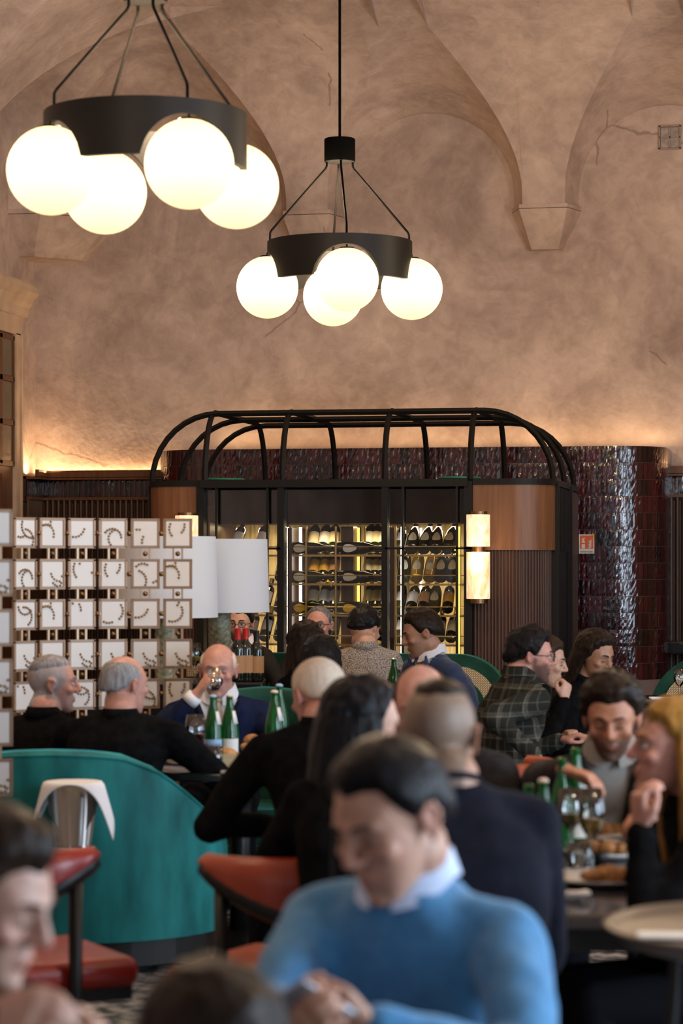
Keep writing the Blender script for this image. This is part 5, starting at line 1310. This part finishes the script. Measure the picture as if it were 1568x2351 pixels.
def back_strands(n=15, length=.26, a0=70, a1=290, rad=.017, out=.0, sd=1, front=None):
    rnd = random.Random(sd); r_ = []
    for i in range(n):
        a = a0 + (a1 - a0) * (i + .5) / n; s_, c_ = math.sin(R_(a)), math.cos(R_(a)); L_ = length * rnd.uniform(.85, 1.1)
        p0 = (.066 * s_, .085 * c_ - .014, .06); p1 = (.084 * s_, .102 * c_ - .018, .0); p2 = ((.085 + out) * s_, (.098 + out) * c_ - .025, -.08); p3 = ((.088 + out * 1.6) * s_ + rnd.uniform(-.01, .01), (.085 + out) * c_ - .035, -L_ * .7); p4 = ((.080 + out) * s_ + rnd.uniform(-.012, .012), (.075 + out) * c_ - .04, -L_)
        r_.append(([p0, p1, p2, p3, p4], [rad, rad * 1.15, rad * 1.1, rad, rad * .45]))
    return r_
SHORT = lambda t=.013, top=1.3, **k: ('short', dict(thick=t, top=top, **k))
FR = ([0, 60, 75, 100, 140, 180], [-30, -30, 25, 32, 34, 36])     # bald crown: hair stays low at the sides and back
# ---- far row
person('bearded man with dark spectacles looking out between the lamp and the wine bottles', (550, 1434, 15.0), 172, pitch=4, skin=FAIR, garment=G_DARKSUIT, hair=(H_DBROWN, 'short', dict(thick=.014, top=1.5)), beard=((.03, .018, .012), .92), eyes='open', glasses=True, lean=.05, open_shirt=(SHIRTW, .5, .06), collar=SHIRTW, vox=.0085)
person('older man with spectacles and receding grey hair facing the viewer before the cabinet', (731, 1437, 15.0), 176, turn=-6, pitch=2, skin=PINK, garment=G_DARKSUIT, hair=(H_MIX, 'short', dict(thick=.007, top=.8, hl=([0, 28, 48, 64, 78, 92, 112, 140, 180], [52, 46, 36, 16, -15, -8, -30, -42, -46]))), eyes='open', glasses=True, lean=.06, vox=.0085, sw=.2)
person('man in a grey tweed jacket with short black hair, seen from behind', (838, 1449, 14.05), 0, turn=-35, pitch=10, neck=.088, fwd=.06, skin=FAIR, garment=G_TWEED, hair=(H_BLACK, 'short', dict(thick=.018, top=1.6, hl=([0, 28, 48, 64, 78, 92, 112, 140, 180], [35, 37, 33, 12, -12, -2, -10, -18, -20]))), lean=.10, vox=.0085, sw=.19, build=1.03)
# man in blue jacket leaning to the left
person('dark-haired man in a blue jacket and white shirt leaning over the table', (966, 1456, 12.7), 122, turn=-24, pitch=17, neck=.112, fwd=.06, skin=TAN, garment=G_BLUE, hair=(H_DBROWN, 'short', dict(thick=.015, top=1.4)), lean=.20, side=.0, open_shirt=(SHIRTW, .45, .07), collar=SHIRTW, vox=.0075, sw=.205, build=1.08, beard=((.10, .055, .035), .35),
       hands={1: dict(at=(905, 1650, 12.9), hint=(.6, -.4, -1)), -1: dict(at=(985, 1655, 12.55), hint=(-.8, -.5, -.8))})
# two dark-haired women side by side
person('woman with dark brown hair in a dark coat, rear of the two seated close together', (702, 1488, 12.75), 25, turn=-20, pitch=14, skin=FAIR, garment=G_BLACK, gname='coat', hair=(H_DBROWN, 'long', dict(thick=.024, top=1.2, strands=back_strands(15, .20, 62, 298, .018, .006, 4))), lean=.16, fem=True, vox=.0085, sw=.175)
person('woman with straight black hair in a black coat, nearer of the two seated close together', (737, 1523, 12.1), 20, turn=-15, pitch=12, skin=FAIR, garment=G_BLACK, gname='coat', hair=(H_BLACK, 'long', dict(thick=.022, top=1.15, strands=back_strands(17, .26, 60, 300, .018, .004, 9))), lean=.12, fem=True, vox=.0085, sw=.18)
# plaid man, hand-on-chin person, dark-haired woman
def plaid_extra(t, MH, arms, nb): pass
person('bearded man in spectacles and a grey plaid shirt, seen in profile', (1222, 1508, 11.0), -68, turn=-24, pitch=6, neck=.10, fwd=.06, skin=PINK, garment=G_PLAID, gname='shirt', hair=(H_BLACK, 'short', dict(thick=.021, top=1.35)), beard=((.025, .016, .012), .85), eyes='open', glasses=True, lean=.06, vox=.0075, sw=.205, build=1.12, collar=G_PLAID,
       hands={1: dict(at=(1230, 1735, 10.6), hint=(.7, -.6, -1)), -1: dict(at=(1290, 1700, 11.1), hint=(-.6, -.5, -1))})
person('person in black resting a hand at the chin behind the plaid man', (1253, 1520, 11.75), -95, turn=-5, pitch=12, skin=FAIR, garment=G_BLACK, gname='jacket', hair=(H_BROWN, 'long', dict(thick=.016, top=1.1, strands=back_strands(13, .15, 70, 290, .015, 0, 6))), lean=.10, fem=True, vox=.008,
       hands={1: dict(at=(1296, 1606, 11.45), dir=(-.25, .1, .75), palm=(-.5, -.6, 0), curl=1.0, hint=(1, .2, -1), thumb=.6), -1: dict(at=(1300, 1690, 11.8), hint=(-1, 0, -1))})
person('dark-haired woman in black looking down before the tiled wall', (1368, 1506, 12.3), -128, turn=-8, pitch=20, skin=TAN, garment=G_BLACK, gname='coat', hair=(H_DBROWN, 'long', dict(thick=.020, top=1.1, hl=([0, 28, 48, 64, 78, 92, 112, 140, 180], [42, 38, 30, 10, -25, -30, -36, -42, -46]), strands=back_strands(15, .27, 82, 278, .017, .004, 12))), lean=.16, fem=True, vox=.0075, sw=.18)
# ---- left table
def tumbler_at(t, MH, arms, nb): pass
DT, DA = person('bald man in a navy suit and beige tie drinking from a water glass', (501, 1540, 10.75), 178, pitch=6, skin=PINK, garment=G_NAVY, hair=(H_WHITE, 'bald', dict(thick=.004, bald=FR, rough=.4)), eyes='down', lean=.05, open_shirt=(SHIRTW, .42, .085), tie=TIEM, collar=SHIRTW, vox=.0065, sw=.215, build=1.1, brow=H_GREY,
       hands={1: dict(at=(453, 1592, 10.52), dir=(-.55, .12, .72), palm=(-.75, -.3, -.1), curl=.62, hint=(.9, .1, -1), cuffshow=True, cuff=.05, cufflen=-.012, thumb=.15), -1: dict(at=(600, 1755, 10.4), hint=(-1, -.3, -1))})
wg = P(492, 1562, 10.52); gt = thing('tumbler', 'clear tumbler raised to the mouth of the bald man', 'glass', wg, YAW + R_(178)); gt.rotation_euler = (R_(58), 0, YAW + R_(178)); gt.rotation_mode = 'XYZ'
MB().lathe([(.028, -.045), (.039, -.01), (.036, .045), (.0345, .045), (.0365, -.01), (.026, -.038), (.001, -.038)], 22, cap=False).build('cup', THIN, gt, True)
MB().lathe([(.025, -.037), (.035, -.012)], 18).build('water', clear('water', (.9, .95, .95), .12), gt, True)
person('man with cropped grey hair and stubble in black, in profile before the tile screen', (124, 1572, 10.05), -35, turn=-47, pitch=2, skin=PINK, garment=G_BLACK, gname='jacket', scalp=(.34, .32, .33), hair=(H_GREY, 'short', dict(thick=.0035, top=2.2, rough=.6, hl=([0, 28, 48, 64, 78, 92, 112, 140, 180], [38, 38, 38, 36, 34, 32, 28, 20, 14]))), beard=((.30, .22, .19), .55), eyes='open', lean=.06, vox=.0065, sw=.20, build=1.05, brow=H_GREY)
person('older man with thinning grey hair and black jacket, seen from behind at the left table', (288, 1574, 9.72), -14, turn=-34, pitch=4, skin=PINK, garment=G_BLACK, gname='jacket', hair=(H_GREY, 'short', dict(thick=.0035, top=.75, rough=1.5, bald=([0, 60, 75, 100, 140, 180], [-30, -20, 34, 44, 46, 44]), hl=([0, 28, 48, 64, 78, 92, 112, 140, 180], [62, 54, 44, 22, -15, -5, -26, -34, -36]))), lean=.07, vox=.0065, sw=.225, build=1.15,
       hands={1: dict(at=(440, 1722, 9.75), dir=(.1, .9, .1), palm=(-.6, 0, -.8), curl=.7, hint=(1, -.3, -.8)), -1: dict(at=(250, 1740, 10.0), hint=(-1, 0, -1))})
person('white-haired man in a black suit, seen from behind in the middle', (729, 1600, 7.95), 12, turn=20, pitch=16, neck=.088, fwd=.075, skin=PINK, garment=G_BLACK, gname='jacket', hair=(H_WHITE, 'short', dict(thick=.008, top=1.1, rough=.4)), lean=.10, vox=.0065, sw=.215, build=1.1,
       hands={-1: dict(at=(632, 1892, 7.95), hint=(-1, -.3, -.4), cuffshow=True, cuff=.03, cufflen=.0), 1: dict(at=(800, 1850, 8.2), hint=(1, -.2, -1))})
# ---- middle group
person('woman with long black hair turned to the right, in black', (838, 1668, 6.4), -10, turn=-62, pitch=6, skin=PALE, garment=G_BLACK, gname='coat', hair=(H_BLACK, 'long', dict(thick=.020, top=1.1, hl=([0, 28, 48, 64, 78, 92, 112, 140, 180], [40, 36, 30, 12, -30, -36, -40, -44, -46]), strands=back_strands(18, .34, 72, 288, .018, .004, 21))), lean=.10, fem=True, vox=.0065, sw=.18, build=1.05, eyes='open')
person('bald man with auburn sides half hidden behind the crop-haired man', (966, 1620, 7.3), 160, turn=10, pitch=22, skin=PINK, garment=G_CHAR, hair=(H_RED, 'bald', dict(thick=.006, bald=FR)), lean=.12, vox=.0075, sw=.23, build=1.15)
person('man with cropped hair in a dark navy sweater, seen from behind', (1010, 1694, 5.1), 6, turn=-24, pitch=8, skin=TAN, garment=G_DNAVY, gname='sweater', scalp=(.17, .115, .08), hair=(H_DBROWN, 'buzz', dict(thick=.004, top=1.8, rough=.5, hl=([0, 28, 48, 64, 78, 92, 112, 140, 180], [36, 36, 34, 36, 42, 46, 46, 42, 38]))), lean=.12, side=-.06, vox=.006, sw=.205, build=1.06, neck=.098, fwd=.06,
       hands={1: dict(at=(1205, 2105, 5.36), hint=(.02, -.3, -1)), -1: dict(at=(880, 2060, 5.4), hint=(-.3, -.3, -1))})
# ---- right table
RT, RA_ = person('bearded man in a dark jacket and striped shirt looking down at the right table', (1404, 1650, 7.3), 176, turn=-6, pitch=18, neck=.112, fwd=.07, skin=(.42, .18, .10), garment=G_CHAR, hair=(H_DBROWN, 'short', dict(thick=.019, top=1.4, rough=1.6)), beard=((.035, .018, .012), .85), eyes='down', lean=.14, open_shirt=(SHIRTS, .3, .072), collar=SHIRTS, vox=.0065, sw=.22, build=1.12,
       hands={1: dict(at=(1322, 1752, 6.62), dir=(-.95, .35, -.25), palm=(.0, .1, -1), curl=.55, hint=(.8, -.2, -.9), thumb=.2), -1: dict(at=(1480, 1880, 6.8), hint=(-1, 0, -1))})
person('blonde woman in black resting her chin on her hand at the right edge', (1542, 1722, 5.95), 96, turn=2, pitch=-4, skin=(.50, .25, .19), garment=G_BLACK, gname='coat', hair=(H_BLONDE, 'long', dict(thick=.013, top=1.3, hl=([0, 28, 48, 64, 78, 92, 112, 140, 180], [34, 32, 28, 10, -4, -12, -40, -44, -46]), strands=back_strands(18, .34, 78, 282, .017, .018, 31))), lean=.16, fem=True, vox=.006, sw=.18, eyes='open',
       hands={-1: dict(at=(1470, 1905, 5.8), dir=(.06, .02, 1), palm=(.2, -.9, .2), curl=.75, hint=(-.4, .5, -1), thumb=.3, s=1.05), 1: dict(at=(1515, 1890, 6.3), dir=(-.3, .3, .7), palm=(-.6, -.6, 0), curl=.8, hint=(.6, .5, -1))})
q = P(1470, 1925, 5.8)
wbm = MB().tube([q + RV * (.034 * math.cos(a)) + DV * (.034 * math.sin(a)) + UP * (.006 * math.cos(a)) for a in [2 * math.pi * k / 20 for k in range(21)]], .009, 6).build('bracelet', DARKW, None, True); tag(wbm, 'black bracelet on the wrist of the blonde woman', 'bracelet')
# ---- foreground
AT, AA = person('man in a light blue sweater looking down at his phone in the foreground', (893, 1888, 4.05), 148, turn=-14, pitch=23, roll=4, skin=(.47, .26, .18), garment=G_KNIT, gname='sweater', hair=(H_BLACK, 'short', dict(thick=.013, top=1.5, rough=.6, hl=([0, 28, 48, 64, 78, 92, 112, 140, 180], [37, 40, 36, 10, -14, -6, -28, -42, -46]))), eyes='down', lean=.10, collar=SHIRTB, vox=.0052, sw=.208, build=1.1, hs=1.05, neck=.105, fwd=.065,
       hands={1: dict(at=(700, 2360, 3.72), dir=(-.6, .75, .25), palm=(-.6, -.2, .6), curl=.8, hint=(1, -.5, -.6), thumb=.5), -1: dict(at=(850, 2352, 3.70), dir=(.75, .6, .2), palm=(.4, -.2, .7), curl=.9, hint=(-1, -.5, -.6), thumb=.5)})
ph = P(735, 2322, 3.66); po = tag(MB().rbox((0, 0, 0), (.072, .009, .145), .004, n=2).build('smartphone', mat('silver_phone', (.35, .36, .40), .25, .6), None, True), 'silver smartphone in the hands of the man in the blue sweater', 'phone'); po.location = ph; po.rotation_euler = (R_(-50), R_(35), YAW + R_(150))
person('woman with glossy dark brown hair, only the crown showing at the bottom', (484, 2455, 3.05), 10, pitch=10, skin=TAN, garment=G_BLACK, gname='coat', hair=(H_DBROWN, 'long', dict(thick=.020, top=1.1, strands=back_strands(18, .34, 66, 294, .019, .008, 41))), lean=.06, fem=True, vox=.007, sw=.17, hipz=.40)
person('dark-haired man cut by the left edge, face turned to the right', (-22, 2070, 3.55), -120, turn=6, pitch=20, skin=(.50, .30, .23), garment=G_BLACK, gname='sweater', hair=(H_DBROWN, 'short', dict(thick=.020, top=1.4)), eyes='down', lean=.10, vox=.0055, sw=.2,
       hands={1: dict(at=(-20, 2330, 3.3), dir=(.2, .95, .1), palm=(-.6, .2, -.5), curl=.7, hint=(1, -.3, -1)), -1: dict(at=(60, 2345, 3.35), dir=(-.3, .9, .1), palm=(.3, .2, -.8), curl=.7, hint=(-1, -.3, -1))})
